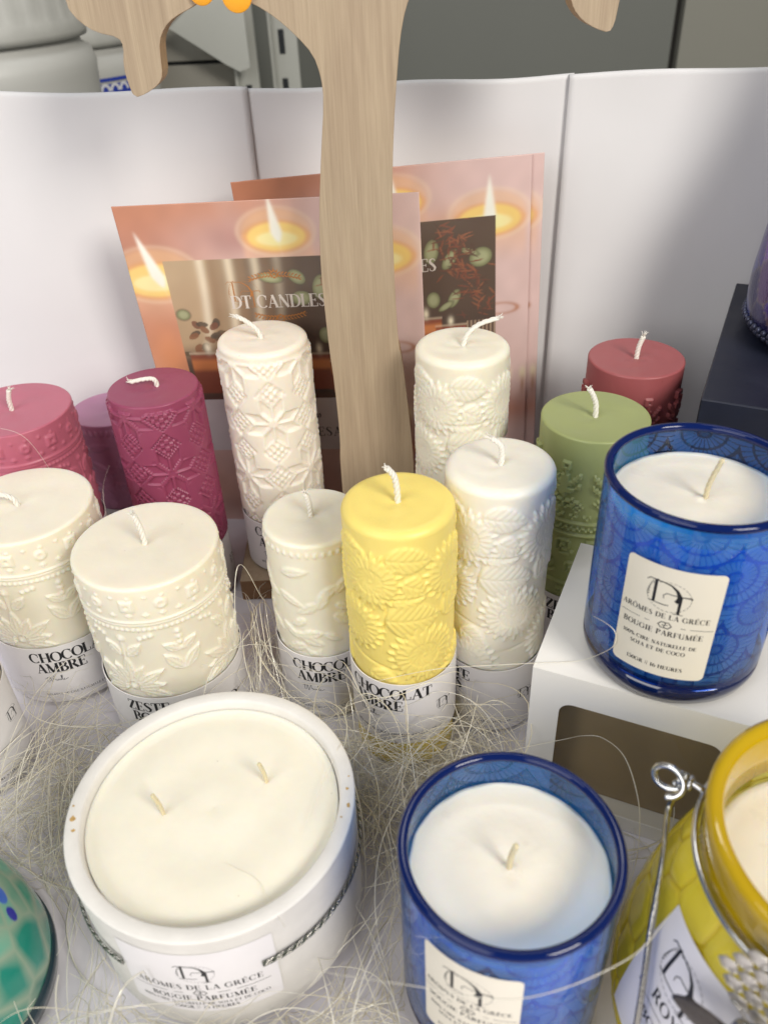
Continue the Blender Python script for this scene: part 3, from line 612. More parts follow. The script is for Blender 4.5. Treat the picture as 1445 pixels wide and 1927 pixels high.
def star_pat(U, Vv, C, Z):
    px = C/(4*36); i0 = np.floor(U/px+.5).astype(int); j0 = np.floor((Vv-(Z-.041))/px+.5).astype(int)
    i = (i0+18) % 36-18; j = (j0+16) % 32-16
    shift = ((j0+16)//32) % 2 == 1
    i = np.where(shift, (i0+36) % 36-18, i)
    a = np.maximum(abs(i), abs(j)); b = np.minimum(abs(i), abs(j))
    H = np.zeros(U.shape)
    H = np.where((b <= 0) & (a <= 9), 1.0, H); H = np.where((abs(a-b) <= 1) & (a+b <= 15), .8, H)
    H = np.where((abs(a-b-9) <= 0) & (b <= 6), 1.0, H); H = np.where((b == 6) & (a >= 7) & (a <= 15), 1.0, H)
    out = (a-b > 9) | ((b > 6) & (a > 8))
    chk = ((i0//2+j0//2) % 2) * 1.0; dd = abs(abs(i)-18)+abs(abs(j)-16); d1 = abs(abs(i)-18)+abs(j); d2 = abs(i)+abs(abs(j)-16)
    Ho = np.full(U.shape, .95)
    for d, r in ((dd, 6), (d1, 6), (d2, 5)): Ho = np.where(d <= r, .25+.75*chk, Ho); Ho = np.where(d == r+1, .2, Ho)
    H = np.where(out, Ho, H); H = np.where((abs(a-b) <= 1) & (a+b > 15) & (a+b < 24), .95, H)
    return .0016*H
def lace_pat(U, Vv, C, Z):
    H = np.zeros_like(U); w = C/14
    u = (U+w/2) % w-w/2; k = np.floor((U+w/2)/w) % 2
    v = Vv-(Z-.010)
    b1 = .0010*np.clip((.0034-np.hypot(u, v*1.0))/.0014, 0, 1)-.0006*np.exp(-(u**2+v**2)/.0012**2)
    b2 = .0010*(np.clip((.0036-np.maximum(np.abs(u), np.abs(v)))/.001, 0, 1))-.0008*np.clip((.0014-(np.abs(u)+np.abs(v)))/.0008, 0, 1)
    H += np.where(k == 0, b1, b2)
    w2 = C/28; u2 = (U+w2/2) % w2-w2/2; H += .0007*np.clip((.0022-np.abs(u2)-np.abs(Vv-(Z-.0155))*1.2)/.0012, 0, 1)+.0006*np.clip((.0016-np.abs(u2-.0011)-np.abs(Vv-(Z-.0055)))/.001, 0, 1)
    H += .0009*np.exp(-((Vv-(Z-.0195))/.0006)**2)+.0007*np.exp(-((Vv-(Z-.0212))/.0005)**2)
    wb = C/84; ub = (U+wb/2) % wb-wb/2; H += .0009*np.clip(1-np.hypot(ub/(wb*.5), (Vv-(Z-.0240))/.0013), 0, 1)**.6
    W = C/4
    for q in range(4):
        cu = -C/2+W*(q+.5)+.004; d = (U-cu+C/2) % C-C/2; cv = Z-.061
        for k in range(9):
            ang = math.radians(-20+k*27.5); r0 = .0028
            H = np.maximum(H, leaf2(d, Vv, r0*math.cos(ang), cv+r0*math.sin(ang), ang, .0185 if k % 2 == 0 else .0140, .0032, .0012))
        H = np.maximum(H, .0014*np.clip(1.2-np.hypot(d, Vv-cv)/.0022, 0, 1))
        for s in (-1, 1):
            H = np.maximum(H, leaf2(d, Vv, s*.0015, Z-.0405, PI/2-s*.75, .0115, .0030, .0011))
            H = np.maximum(H, leaf2(d, Vv, s*W*.5, Z-.052, PI/2+s*.65, .0150, .0034, .0011))
            H = np.maximum(H, leaf2(d, Vv, s*W*.5, Z-.040, PI/2+s*.95, .0105, .0028, .0010))
            for r in range(4): H = np.maximum(H, .0011*np.clip(1.3-np.hypot(d-s*W*.5, Vv-(Z-.0285-.0034*r))/.0015, 0, 1))
            for r in range(3): H = np.maximum(H, .0010*np.clip(1.3-np.hypot(d-s*(.0095+.0026*r), Vv-(Z-.0295+.0008*r))/.0013, 0, 1))
        H = np.maximum(H, .0012*np.clip(1.3-np.hypot(d, Vv-(Z-.0300))/.0020, 0, 1)); H = np.maximum(H, .0010*np.exp(-(d/.0007)**2)*(Vv > Z-.041)*(Vv < Z-.031))
    return H
def leaf2(U, Vv, cu, cv, ang, ln, wd, h):
    """pointed leaf with a raised edge, ribbed inside"""
    c, s = math.cos(ang), math.sin(ang); x = (U-cu)*c+(Vv-cv)*s; y = -(U-cu)*s+(Vv-cv)*c; t = x/ln
    w = wd*np.sin(PI*np.clip(t, 0, 1)**.8); ins = (t > 0)*(t < 1)*np.clip((w-np.abs(y))/.0006, 0, 1)
    return ins*h*(.72+.28*np.exp(-((w-np.abs(y)-.0007)/.0006)**2)+.25*np.exp(-(y/.0005)**2)-.22*(np.abs(y) > .0006)*(.5+.5*np.cos((x-np.abs(y)*.7)/.0022*2*PI)))
BLOOM = ["....###....", "....#.#....", "....###....", ".....#.....", "#....#....#", "##..###..##", ".##.###.##.", "..#######..", "#..#####..#", "##..###..##", ".########..", "..######...", "....##.....", ".....#.....", "..#.....#..", ".#.##.##.#.", "..#..#..#..", "...#.#.#...", "....#.#...."]
DIAM = ["..#..", ".#.#.", "#.#.#", ".#.#.", "..#.."]
SWIRL = [".####..", "#....#.", "#.##.#.", "#.#..#.", "#..##..", ".#....#", "..####."]
def pixel_pat(U, Vv, C, Z):
    px = C/120; i = np.floor(U/px).astype(int); j = np.floor((Z-.010-Vv)/px).astype(int); H = np.zeros(U.shape)
    def stamp(bitmap, per, off, row):
        nonlocal H
        h, w = len(bitmap), max(map(len, bitmap)); Bm = np.array([[c == '#' for c in r.ljust(w, '.')] for r in bitmap], float)
        ii = (i-off) % per; jj = j-row; ok = (ii < w) & (jj >= 0) & (jj < h)
        H = np.where(ok, np.maximum(H, Bm[np.clip(jj, 0, h-1), np.clip(ii, 0, w-1)]), H)
    stamp(BLOOM, 15, 2, 2); stamp(DIAM, 15, 10, 17); stamp(["#.#", ".#."], 5, 0, 23)
    H = np.where((j == 26) | (j == 31), 1, H); H = np.where((j == 28) & (i % 2 == 0) | (j == 29) & (i % 2 == 1), 1, H)
    stamp(SWIRL, 10, 1, 34); stamp(SWIRL, 10, 5, 44); H = np.where(j == 54, 1, H); stamp(BLOOM, 15, 4, 57)
    return .0017*H
def vine_pat(U, Vv, C, Z):
    H = np.zeros_like(U); r = np.random.default_rng(21)
    w = C/40; u = (U+w/2) % w; H += .0007*np.clip((np.sin(u/w*2*PI)-.1)*3, 0, 1)*np.clip((.0022-np.abs(Vv-(Z-.0055)))/.0008, 0, 1)
    for k in range(130):
        cu = r.uniform(-C/2, C/2); cv = r.uniform(.01, Z-.014); ang = r.choice([-.7, .8, -.6, 2.4, -2.3, .1])+r.normal()*.25
        d = (U-cu+C/2) % C-C/2
        H = np.maximum(H, leaf(d, Vv, 0, cv, ang, r.uniform(.010, .017), r.uniform(.0026, .0038), r.uniform(.0007, .0010), True))
    return H
def blur_u(H, k):
    for _ in range(k): H = (np.roll(H, 1, 1)+2*H+np.roll(H, -1, 1))/4; H[1:-1] = (H[:-2]+2*H[1:-1]+H[2:])/4
    return H

def wick(parent, base, path, r=.0013, m='wick', fray=True, dome=0.0):
    """path: offsets (dx right, dy away, dz up) from base"""
    P = spline([np.array(base)+np.array(p) for p in [(0, 0, -.003)]+list(path)], 26); mb = MB()
    for s in range(3):
        Q = []
        for q, p in enumerate(P):
            an = q*.75+s*2*PI/3; Q.append(p+r*(.5 if fray else .22)*np.array([math.cos(an), math.sin(an), .3*math.sin(an)]))
        mb.tube(Q, [r*(.62 if fray else .74)]*24+[r*.7, r*.5], 8)
    if fray:
        d = P[-1]-P[-3]; d /= np.linalg.norm(d)
        for k in range(9):
            e = np.array([random.gauss(0, .45) for _ in range(3)])
            mb.tube([P[-1]-d*.001+e*r*.6, P[-1]+(d+e)*r*.9, P[-1]+(d*1.3+e*1.7)*r*1.1], [r*.22, r*.2, r*.08], 4)
    o = mb.build('wick', M[m], parent, True)
    return o

def pillar_label(t, R, z0, z1, title, start, logo_ang, small=True):
    """paper band round the candle; angles in degrees from the side facing the camera"""
    Rl = R+.0007; nu = 120; mb = MB()
    th0 = -PI
    ring = []
    for z, dr in ((z0, 0), (z0+.0003, .0), (z1, 0)):
        ring += [((Rl+dr)*math.cos(2*PI*i/nu), (Rl+dr)*math.sin(2*PI*i/nu), z) for i in range(nu)]
    ring += [((Rl-.0005)*math.cos(2*PI*i/nu), (Rl-.0005)*math.sin(2*PI*i/nu), z1) for i in range(nu)]
    mb.add(ring, [(q*nu+i, q*nu+(i+1) % nu, (q+1)*nu+(i+1) % nu, (q+1)*nu+i) for q in range(3) for i in range(nu)])
    def fn(s, z, l): a = s/Rl+t['_face']; return ((Rl+.00005+l)*math.cos(a), (Rl+.00005+l)*math.sin(a), z)
    s0 = math.radians(start)*Rl; h = z1-z0
    st = []; y = z1-.0095
    for k, line in enumerate(title):
        st += text(line, s0+(.0016 if k else 0), y, .0064, .03, 1.25); y -= .0076
    strips(st, fn, mb, 1)
    if small:
        strips(script(VANILLE, s0+.004, y+.0008, .0042, .035), fn, mb, 2)
        strips(text('MÉLANGE DE CIRE NATURELLE ET VÉGÉTALE', s0+.0015, z0+.0055, .0014, .16, 1.2), fn, mb, 2, .0006)
    strips(logo(math.radians(logo_ang)*Rl, z1-.019, .0062), fn, mb, 1)
    mb.build('label', [M['label'], M['ink'], M['greyink']], t, False)

def pillar(x, y, z0, Z, R, wax_m, pat, bevel, label, wpath, lab=None, nv=300, nu=440, soft=1, tilt=(0, 0), woff=(0, 0), pit=.0006):
    t = thing('pillar_candle', (x, y, z0), label, 'candle', 'pillar candles standing in front of the paper backdrop')
    face = math.atan2(-y, -x); t['_face'] = face
    H = Z-z0; C = 2*PI*R
    th = np.linspace(-PI, PI, nu, endpoint=False)
    vs = np.linspace(.0012, H-bevel, nv)
    Ug, Vg = np.meshgrid(th*R, vs)
    D = pat(Ug, Vg, C, H) if pat else np.zeros_like(Ug)
    D = D*np.clip((H-bevel-.0022-Vg)/.0012, 0, 1)
    if lab: D = D*(1-np.clip((Vg-(lab['z'][0]-.0006))/.0006, 0, 1)*np.clip((lab['z'][1]+.0010-Vg)/.0008, 0, 1))
    D = blur_u(D, soft)
    r0 = R-.0006
    rows = [(np.full(nu, .0002), np.full(nu, .0002)), (np.full(nu, r0-.001), np.full(nu, .0002))]
    for j in range(nv): rows.append((r0+D[j], np.full(nu, vs[j])))
    for k in range(1, 9):
        a = PI/2*k/8; rows.append((np.full(nu, r0-bevel*(1-math.cos(a))), np.full(nu, H-bevel+bevel*math.sin(a)*.8)))
    rt = r0-bevel; zt = H-bevel*.2
    for s in np.linspace(.95, .02, 14):
        rows.append((np.full(nu, rt*s), zt+.00025*np.sin(s*9+th*3)*s*(1-s)*2-pit*math.exp(-(s*rt/.0035)**2)-.0004*(1-s)))
    rows.append((np.full(nu, .00005), np.full(nu, zt-pit-.0004)))
    Rr = np.array([a for a, b in rows]); Zz = np.array([b for a, b in rows]); T = np.repeat(th[None], len(rows), 0)+face
    V = np.stack([Rr*np.cos(T), Rr*np.sin(T), Zz], -1)
    mesh('wax_body', V, grid_faces(nu, len(rows)), M[wax_m], t, True)
    wick(t, (woff[0], woff[1], zt-.0006), wpath)
    if lab: pillar_label(t, R, lab['z'][0], lab['z'][1], lab['t'], lab['s'], lab['l'])
    del t['_face']
    return t
CA = ('CHOCOLAT', 'AMBRE'); ZB = ('ZESTE', 'BOIS')
STD = (.002, .044)
pillar(.0059, .2793, .0006, .1440, .0245, 'w_yellow', sunflower_pat, .0042, 'yellow pillar candle with sunflower relief in the centre, its label set above the base', [(-.0002, .0, .006), (-.0012, 0, .0125), (-.004, 0, .0165)], dict(z=(.0185, .0585), t=CA, s=-64, l=44))
pillar(.0510, .2984, .0006, .1478, .0245, 'w_white', sunflower_pat, .0042, 'white sunflower pillar candle just right of the yellow candle', [(.0004, 0, .005), (-.0005, 0, .0095), (-.0045, .001, .0125)], dict(z=STD, t=ZB, s=-72, l=42))
pillar(.0435, .3855, .0006, .1641, .0245, 'w_ivory', sunflower_pat, .0042, 'ivory sunflower pillar candle with a wick bent right, close beside the tree trunk', [(.002, 0, .005), (.008, 0, .0105), (.0175, 0, .0135)], dict(z=STD, t=CA, s=-60, l=44))
pillar(-.0608, .4147, .0158, .1605, .0247, 'w_blush', star_pat, .0034, 'tall cream pillar candle with snowflake star relief, standing on the wooden tree base', [(-.002, 0, .004), (-.0075, 0, .0095), (-.0125, 0, .0125)], dict(z=(.001, .036), t=CA, s=-48, l=44), soft=3)
pillar(-.1209, .4024, .0006, .1395, .0247, 'w_magenta', star_pat, .0012, 'dark magenta pillar candle with crisp snowflake relief and its wick lying flat', [(-.001, 0, .0035), (-.006, 0, .0042), (-.014, 0, .0028)], dict(z=(.002, .040), t=CA, s=-140, l=70), soft=0, woff=(.002, .002), nu=576, nv=500)
pillar(-.2070, .4169, .0006, .1227, .0332, 'w_pink', lace_pat, .0012, 'wide pink pillar candle at the left edge in front of the paper', [(.0002, 0, .006), (.002, 0, .012)], dict(z=STD, t=ZB, s=-60, l=30), nv=240, soft=1)
pillar(-.1720, .4690, .0006, .0928, .0243, 'w_mauve', vine_pat, .0010, 'short mauve pillar candle half hidden behind the dark magenta one', [(.001, 0, .006), (.004, 0, .014)], dict(z=(.002, .03), t=CA, s=-60, l=40), nv=200, soft=2, woff=(.004, 0))
pillar(.1043, .3475, .0006, .1403, .0266, 'w_green', pixel_pat, .0012, 'sage green pillar candle with pixel flower relief, left of the upper blue glass', [(-.0005, 0, .006), (-.0022, 0, .011), (-.0045, 0, .015)], dict(z=STD, t=ZB, s=-30, l=60), soft=0, nu=480, nv=400)
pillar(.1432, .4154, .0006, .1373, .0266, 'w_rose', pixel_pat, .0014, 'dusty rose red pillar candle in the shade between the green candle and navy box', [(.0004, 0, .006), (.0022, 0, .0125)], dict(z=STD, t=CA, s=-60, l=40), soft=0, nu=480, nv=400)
pillar(-.0335, .3127, .0006, .1137, .0242, 'w_ivory', vine_pat, .0020, 'shorter ivory pillar candle with leaf relief, left of the yellow candle', [(0, 0, .006), (-.0012, 0, .0125)], dict(z=STD, t=CA, s=-44, l=50), nv=300, soft=2, woff=(-.001, .001))
pillar(-.1114, .3050, .0006, .1084, .0343, 'w_cream', lace_pat, .0018, 'wide cream pillar candle with folk flower relief, right behind the concrete bowl', [(-.0003, 0, .008), (-.002, 0, .0165)], dict(z=(.002, .040), t=ZB, s=-49, l=40), soft=1, nu=680, nv=360)
pillar(-.1805, .3413, .0006, .1089, .0349, 'w_cream', lace_pat, .0018, 'wide cream pillar candle at the left edge with its wick drooping left', [(-.0015, 0, .004), (-.008, 0, .0065), (-.017, 0, .0035)], dict(z=(.002, .0415), t=CA, s=-37, l=60), soft=1, nu=680, nv=360, woff=(-.002, 0))
pillar(-.2080, .2700, .0006, .0960, .0245, 'w_cream', lace_pat, .0018, 'cream candle almost outside the frame at the left, only its white label showing', [(0, 0, .006), (.001, 0, .012)], dict(z=(.002, .055), t=ZB, s=-30, l=50), nv=160, soft=2)

# ------------------------------------------------------------------ glass candles
def fan_pattern(R, z0, z1):
    """overlapping wheels with spokes, as printed on the blue glass: returns f(T,Z)->rgba"""
    C = 2*PI*R; cols = 8; W = C/cols; Hh = W*.62
    def f(T, Z):
        U = T*R; best = np.zeros_like(U); done = np.zeros(U.shape, bool)
        for row in range(-1, 9):
            for sft in (0,):
                cv = z1-.004-row*Hh; off = (row % 2)*W/2
                d = (U-off+W/2) % W-W/2; rho = np.hypot(d, (Z-cv)*1.12)/(W*.56); ph = np.arctan2(Z-cv, d)
                ins = (rho < 1)&(~done)
                spoke = np.abs(((ph/(2*PI)*34) % 1)-.5) > .42
                v = np.where((rho > .60)&(rho < .90)&(~spoke), 1.0, 0)
                spoke2 = np.abs(((ph/(2*PI)*22) % 1)-.5) > .40
                v = np.where((rho > .20)&(rho < .53)&(~spoke2), .85, v); v = np.where(rho < .13, .5, v)
                best = np.where(ins, v, best); done |= ins
        fade = np.clip((Z-z0-.006)/.003, 0, 1)*np.clip((z1-.0035-Z)/.001, 0, 1)
        best = best*fade
        return np.stack([best, best, best, np.ones_like(best)], -1)
    return f

def blue_glass(x, y, z0, Z, R, level, label, lab_ang, lab_z, wpath, rot=0.0, woff=(0, 0)):
    t = thing('glass_candle', (x, y, z0), label, 'candle', 'scented candles in blue glass')
    H = Z-z0; face = math.atan2(-y, -x)
    nz = 230; zs = np.linspace(.010, H-.0018, nz)
    o = lathe('glass_wall', [(R, z) for z in zs], M['blueglass'], t, 760, colattr={'pattern': fan_pattern(R, .006, H)}); o.rotation_euler = (0, 0, face+rot)
    ri = R-.0026
    o2 = lathe('inner_wall', [(ri, z) for z in np.linspace(H-.0018, .010, 10)], glass_inner, t, 96, colattr={'pattern': lambda T, Zz: np.zeros(T.shape+(4,))})
    a = np.linspace(0, 2*PI, 17)
    rim = [(R-.0013+.0017*math.cos(b), H-.0012+.0016*math.sin(b)) for b in a]
    lathe('rim', rim, M['bluerim'], t, 128)
    lathe('glass_base', [(.0001, .0003), (R-.004, .0003), (R-.0012, .0018), (R-.0001, .0055), (R-.00005, .0098), (ri-.0002, .0099), (.0001, .0098)], M['bluebase'], t, 128)
    rw = ri-.0004; lv = level
    prof = [(.0001, .0100), (rw, .0100), (rw, lv-.0004), (rw-.0002, lv+.0004), (rw-.0012, lv-.0001)]+[(rw*s, lv-.0004+.0004*math.sin(7*s)) for s in np.linspace(.93, .12, 16)]+[(.0022, lv-.0002), (.001, lv+.0003), (.0001, lv+.0004)]
    lathe('wax_fill', prof, M['w_jar'], t, 160, rfun=lambda T, Zz: np.where((Zz > lv-.0006)&(Zz < lv+.0002), .0002*np.sin(T*5+1)+.00015*np.sin(T*17), 0)*1.0)
    wick(t, (woff[0], woff[1], lv), wpath, .00105, 'waxwick', False)
    glass_label(t, R, face, lab_ang, lab_z)
    return t

def rounded_patch(mb, fn, x0, x1, y0, y1, r, nx=40, m=0):
    xs = np.linspace(x0, x1, nx); top = []; bot = []
    xs = np.unique(np.concatenate([xs, x0+r*(1-np.cos(np.linspace(0, PI/2, 8))), x1-r*(1-np.cos(np.linspace(0, PI/2, 8)))]))
    for x in xs:
        d = max(x0+r-x, x-(x1-r), 0); k = r-math.sqrt(max(r*r-d*d, 0)); top.append(y1-k); bot.append(y0+k)
    V = []
    for x, a, b in zip(xs, bot, top): V += [fn(x, a, 0), fn(x, b, 0)]
    mb.add(V, [(2*i, 2*i+2, 2*i+3, 2*i+1) for i in range(len(xs)-1)], m)

def glass_label(t, R, face, ang, zr, wide=None, bowl=False):
    a0, a1 = math.radians(ang[0])*R, math.radians(ang[1])*R; w = a1-a0; z0, z1 = zr; h = z1-z0; mb = MB()
    def fn(s, z, l): a = s/R+face; return ((R+.00025+l)*math.cos(a), (R+.00025+l)*math.sin(a), z)
    rounded_patch(mb, fn, a0, a1, z0, z1, .0010 if bowl else .0022)
    fx = lambda u: a0+u*w
    fz = lambda v: z1-v*h
    def fit(s, u0, u1, v, hh, bold=1.15):
        tr = .12; W0 = width(s, 1, tr); hgt = min(hh, (u1-u0)*w/W0)
        strips(text(s, fx((u0+u1)/2), fz(v), hgt, tr, bold, 'C'), fn, mb, 1, .0008, .00004)
    if not bowl:
        strips(logo(fx(.43), fz(.235), .0105), fn, mb, 1, .0009, .00004)
        fit('ARÔMES DE LA GRÈCE', .02, .93, .445, .0030)
        strips([[(fx(.02), fz(.505), .00011), (fx(.24), fz(.505), .00011)], [(fx(.29), fz(.505), .00011), (fx(.34), fz(.505), .00011)], [(fx(.66), fz(.505), .00011), (fx(.71), fz(.505), .00011)], [(fx(.75), fz(.505), .00011), (fx(.98), fz(.505), .00011)]], fn, mb, 1, .001, .00004)
        strips(emblem(fx(.50), fz(.505), .0026), fn, mb, 1, .001, .00004)
        fit('BOUGIE PARFUMÉE', .06, .90, .60, .0030)
        fit('100% CIRE NATURELLE DE', .08, .86, .70, .0021, 1.3); fit('SOJA ET DE COCO', .18, .76, .765, .0021, 1.3)
        fit('150GR || 16 HEURES', .17, .77, .925, .0021, 1.3)
    else:
        strips(logo(fx(.47), fz(.31), .0088), fn, mb, 1, .0009, .00004)
        fit('ARÔMES DE LA GRÈCE', .08, .90, .60, .0036, 1.05)
        strips([[(fx(.05), fz(.66), .00013), (fx(.28), fz(.66), .00013)], [(fx(.32), fz(.66), .00013), (fx(.38), fz(.66), .00013)], [(fx(.60), fz(.66), .00013), (fx(.68), fz(.66), .00013)], [(fx(.72), fz(.66), .00013), (fx(.94), fz(.66), .00013)]], fn, mb, 1, .001, .00004)
        strips(emblem(fx(.49), fz(.66), .0026), fn, mb, 1, .001, .00004)
        fit('BOUGIE PARFUMÉE', .16, .84, .79, .0032, 1.05); fit('100% CIRE NATURELLE DE SOJA ET DE COCO', .08, .92, .87, .0019, 1.1); fit('250GR || 25 HEURES', .28, .72, .945, .0019, 1.1)
    mb.build('label', [M['label'] if bowl else M['glabel'], M['ink']], t)

glass_inner = glass_material('blue glass inner face', (.62, .78, .95, 1), (.6, .75, .95, 1), srgb(90, 130, 190), 0.0, 0.0)
blue_glass(.0342, .1455, .0185, .1055, .0348, .0870-.0135, 'open blue glass candle in the foreground beside the concrete bowl', (-40, 12), (.0240, .0746), [(.0004, 0, .006), (.0018, 0, .0125)], .3)
blue_glass(.1153, .2439, .0879, .1744, .0348, .0865-.0120, 'blue glass candle raised on the white window box', (-32, 25), (.0160, .0670), [(.0004, 0, .006), (.0032, .0, .0165)], .1, (.002, 0))

# ------------------------------------------------------------------ white window box
FL = np.array([.0579, .2353]); ex = np.array([.906, -.4233]); ey = np.array([.4233, .906])
t = thing('window_box', (FL[0], FL[1], .0004), 'white card box with a rounded clear window, under the raised blue glass candle', 'box', None, math.atan2(ex[1], ex[0]))
W_, D_, H_ = .0900, .0883, .0870
mb = MB(); th_ = .0006
mb.box(0, W_, 0, D_, H_-th_, H_); mb.box(0, W_, 0, D_, 0, th_)
mb.box(0, th_, 0, D_, th_, H_-th_); mb.box(W_-th_, W_, 0, D_, th_, H_-th_); mb.box(th_, W_-th_, D_-th_, D_, th_, H_-th_)
# front with rounded opening
x0, x1, z0, z1, r = .0125, .0775, .0085, .0710, .006
inner = []
for cx, cz, a0 in ((x1-r, z1-r, 0), (x0+r, z1-r, 90), (x0+r, z0+r, 180), (x1-r, z0+r, 270)):
    for k in range(9): a = math.radians(a0+k*11.25); inner.append((cx+r*math.cos(a), cz+r*math.sin(a)))
XA, XB, ZA, ZB_ = th_, W_-th_, th_, H_-th_; outer = []
for q_, (x, z) in enumerate(inner):
    c_, k = divmod(q_, 9)
    if k == 4: outer.append([(XB, ZB_), (XA, ZB_), (XA, ZA), (XB, ZA)][c_])
    else: outer.append([[(XB, z), (x, ZB_)], [(x, ZB_), (XA, z)], [(XA, z), (x, ZA)], [(x, ZA), (XB, z)]][c_][k > 4])
nn = len(inner); V = []
for y in (.0, th_):
    V += [(x, y, z) for x, z in inner]+[(x, y, z) for x, z in outer]
F = []
for i in range(nn):
    j = (i+1) % nn
    F += [(i, nn+i, nn+j, j), (2*nn+i, 2*nn+j, 3*nn+j, 3*nn+i), (i, j, 2*nn+j, 2*nn+i)]
mb.add(V, F); mb.build('carton', M['box'], t)
M['film'] = glass_material('clear window film', (.93, .92, .88, 1), (1, 1, 1, 1), (.8, .8, .8, 1), 0, .05, .02, 1.45)
mb = MB(); mb.add([(x0-.004, th_+.0004, z0-.004), (x1+.004, th_+.0004, z0-.004), (x1+.004, th_+.0004, z1+.004), (x0-.004, th_+.0004, z1+.004)], [(0, 1, 2, 3)]); mb.build('window_film', M['film'], t)
mb = MB(); mb.box(.001, W_-.001, D_*.16, D_*.16+.0006, .001, H_-.001); mb.build('inner_panel', mat('raw inner card', srgb(166, 145, 110), .6, vary=.05, vscale=30), t)

# ------------------------------------------------------------------ concrete bowl candle
t = thing('bowl_candle', (-.069, .1882, .0090), 'wide two-wick candle in a white concrete bowl with silver cord, on straw', 'candle')
face = math.atan2(-.1882, .069); R = .0534; H = .066
prof = [(.0001, .0003), (R-.006, .0003), (R-.0025, .002), (R-.0008, .006), (R-.0006, .045), (R-.0002, H-.0012), (R-.0001, H-.0006), (R-.0004, H-.0002), (R-.0008, H), (R-.0050, H+.0001), (R-.0056, H-.0003), (R-.0060, H-.0016), (R-.0064, H-.0060), (R-.0064, .012), (.0001, .012)]
lathe('bowl', prof, M['concrete'], t, 200)
rw = R-.0067; lv = H-.0046
lathe('wax_fill', [(.0001, .013), (rw, .013), (rw, lv+.0006), (rw-.0008, lv+.0001)]+[(rw*s, lv-.0003+.00035*math.sin(s*11)) for s in np.linspace(.94, .02, 18)]+[(.0001, lv-.0003)], M['w_bowl'], t, 180)
wick(t, (-.0185, -.0015, lv-.0004), [(-.0006, 0, .005), (-.0022, 0, .0115)], .0009, 'waxwick', False)
wick(t, (.0190, .0105, lv-.0004), [(-.0006, 0, .005), (-.0018, 0, .0110)], .0009, 'waxwick', False)
glass_label(t, R-.0004, face, (-51, 8), (.0190, .0585), bowl=True)
mb = MB(); 
for off, ph in ((0, 0), (.0016, 1.2)):
    A = np.radians(np.linspace(2.5, 309, 420))+face
    zc = .0428-off-.0003*np.sin(np.linspace(0, 9, 420)+ph)+(.0016*np.exp(-np.linspace(0, 8, 420)))
    P = np.stack([(R+.0006)*np.cos(A), (R+.0006)*np.sin(A), zc], -1)
    for s in range(3):
        an = np.arange(420)*1.1+s*2*PI/3+ph; nr = np.stack([np.cos(A), np.sin(A), 0*A], -1)
        Q = P+.00030*(np.cos(an)[:, None]*nr+np.sin(an)[:, None]*np.array([0, 0, 1.0]))
        mb.tube(Q, .00032, 5, 0 if s else 1)
mb.build('cord', [M['dullwire'], mat('dark grey thread', srgb(74, 80, 70), .35, .7)], t, True)
for a, rr, s in ((-104, R-.003, .0012), (-98, R-.0036, .0008), (64, R-.0022, .0009), (72, R-.003, .0006), (58, R-.004, .0004), (78, R-.002, .0004), (-110, R-.002, .0005)):
    mb = MB(); A = math.radians(a)+face; c = np.array([rr*math.cos(A), rr*math.sin(A), H+.00022]); V = [c]; k = 9
    for i in range(k): q = 2*PI*i/k; V.append(c+np.array([math.cos(q)*s*random.uniform(.5, 1.3), math.sin(q)*s*random.uniform(.5, 1.3), -.00002]))
    mb.add(V, [(0, i+1, (i+1) % k+1) for i in range(k)]); mb.build('chipped_spot', M['chip'], t)

# ------------------------------------------------------------------ yellow honeycomb jar
t = thing('honey_jar', (.1309, .1268, .0004), 'yellow honeycomb glass candle jar with wire handle and silver bee charm', 'candle jar')
face = math.atan2(-.1268, -.1309); JZ = .1296
zz = np.linspace(.0, .1095, 330); kn = np.array([(0, .0435), (.006, .0490), (.015, .0555), (.025, .0588), (.034, .0593), (.045, .0586), (.060, .0565), (.080, .0520), (.095, .0470), (.103, .0435), (.1095, .0425)])
rr = np.interp(zz, kn[:, 0], kn[:, 1]); rr = np.convolve(np.pad(rr, 12, mode='edge'), np.ones(25)/25, 'valid')
def hexcell(T, Z):
    Rm = .052; s = 2*PI*Rm/17; U = T*Rm; h = s*math.sqrt(3)/2*1.0
    best = np.full(U.shape, 9.0); sec = np.full(U.shape, 9.0)
    for q in range(-1, 10):
        cv = q*h; off = (q % 2)*s/2; d = (U-off+s/2) % s-s/2; ds = np.hypot(d, Z-cv)
        sec = np.minimum(sec, np.maximum(best, ds)); best = np.minimum(best, ds)
        d2 = np.where(d > 0, d-s, d+s); ds2 = np.hypot(d2, Z-cv); sec = np.minimum(sec, np.maximum(best, ds2)); best = np.minimum(best, ds2)
    return sec-best
def hexline(T, Z): return np.exp(-(hexcell(T, Z)/.0011)**2)
def hexcol(T, Z): v = hexline(T, Z)*np.clip((.108-Z)/.004, 0, 1)*np.clip((Z-.004)/.004, 0, 1); return np.stack([v, v, v, np.ones_like(v)], -1)
o = lathe('glass_wall', list(zip(rr, zz)), M['yellowglass'], t, 560, rfun=lambda T, Z: -.0007*hexline(T, Z)+.0006*np.clip(hexcell(T, Z)/.006, 0, 1), colattr={'pattern': hexcol}); o.rotation_euler = (0, 0, face)
lathe('rim', [(.0425, .1090), (.0436, .1100), (.0432, .1130), (.0436, .1180), (.0444, .1240), (.0448, .1275), (.0442, .1293), (.0425, .1298), (.0405, .1290), (.0395, .1265), (.0390, .1180), (.0388, .1090), (.0425, .1090)], M['amberrim'], t, 128)
zi = np.linspace(.006, .1085, 40); ri = np.interp(zi, zz, rr)-.004; lv = .1035
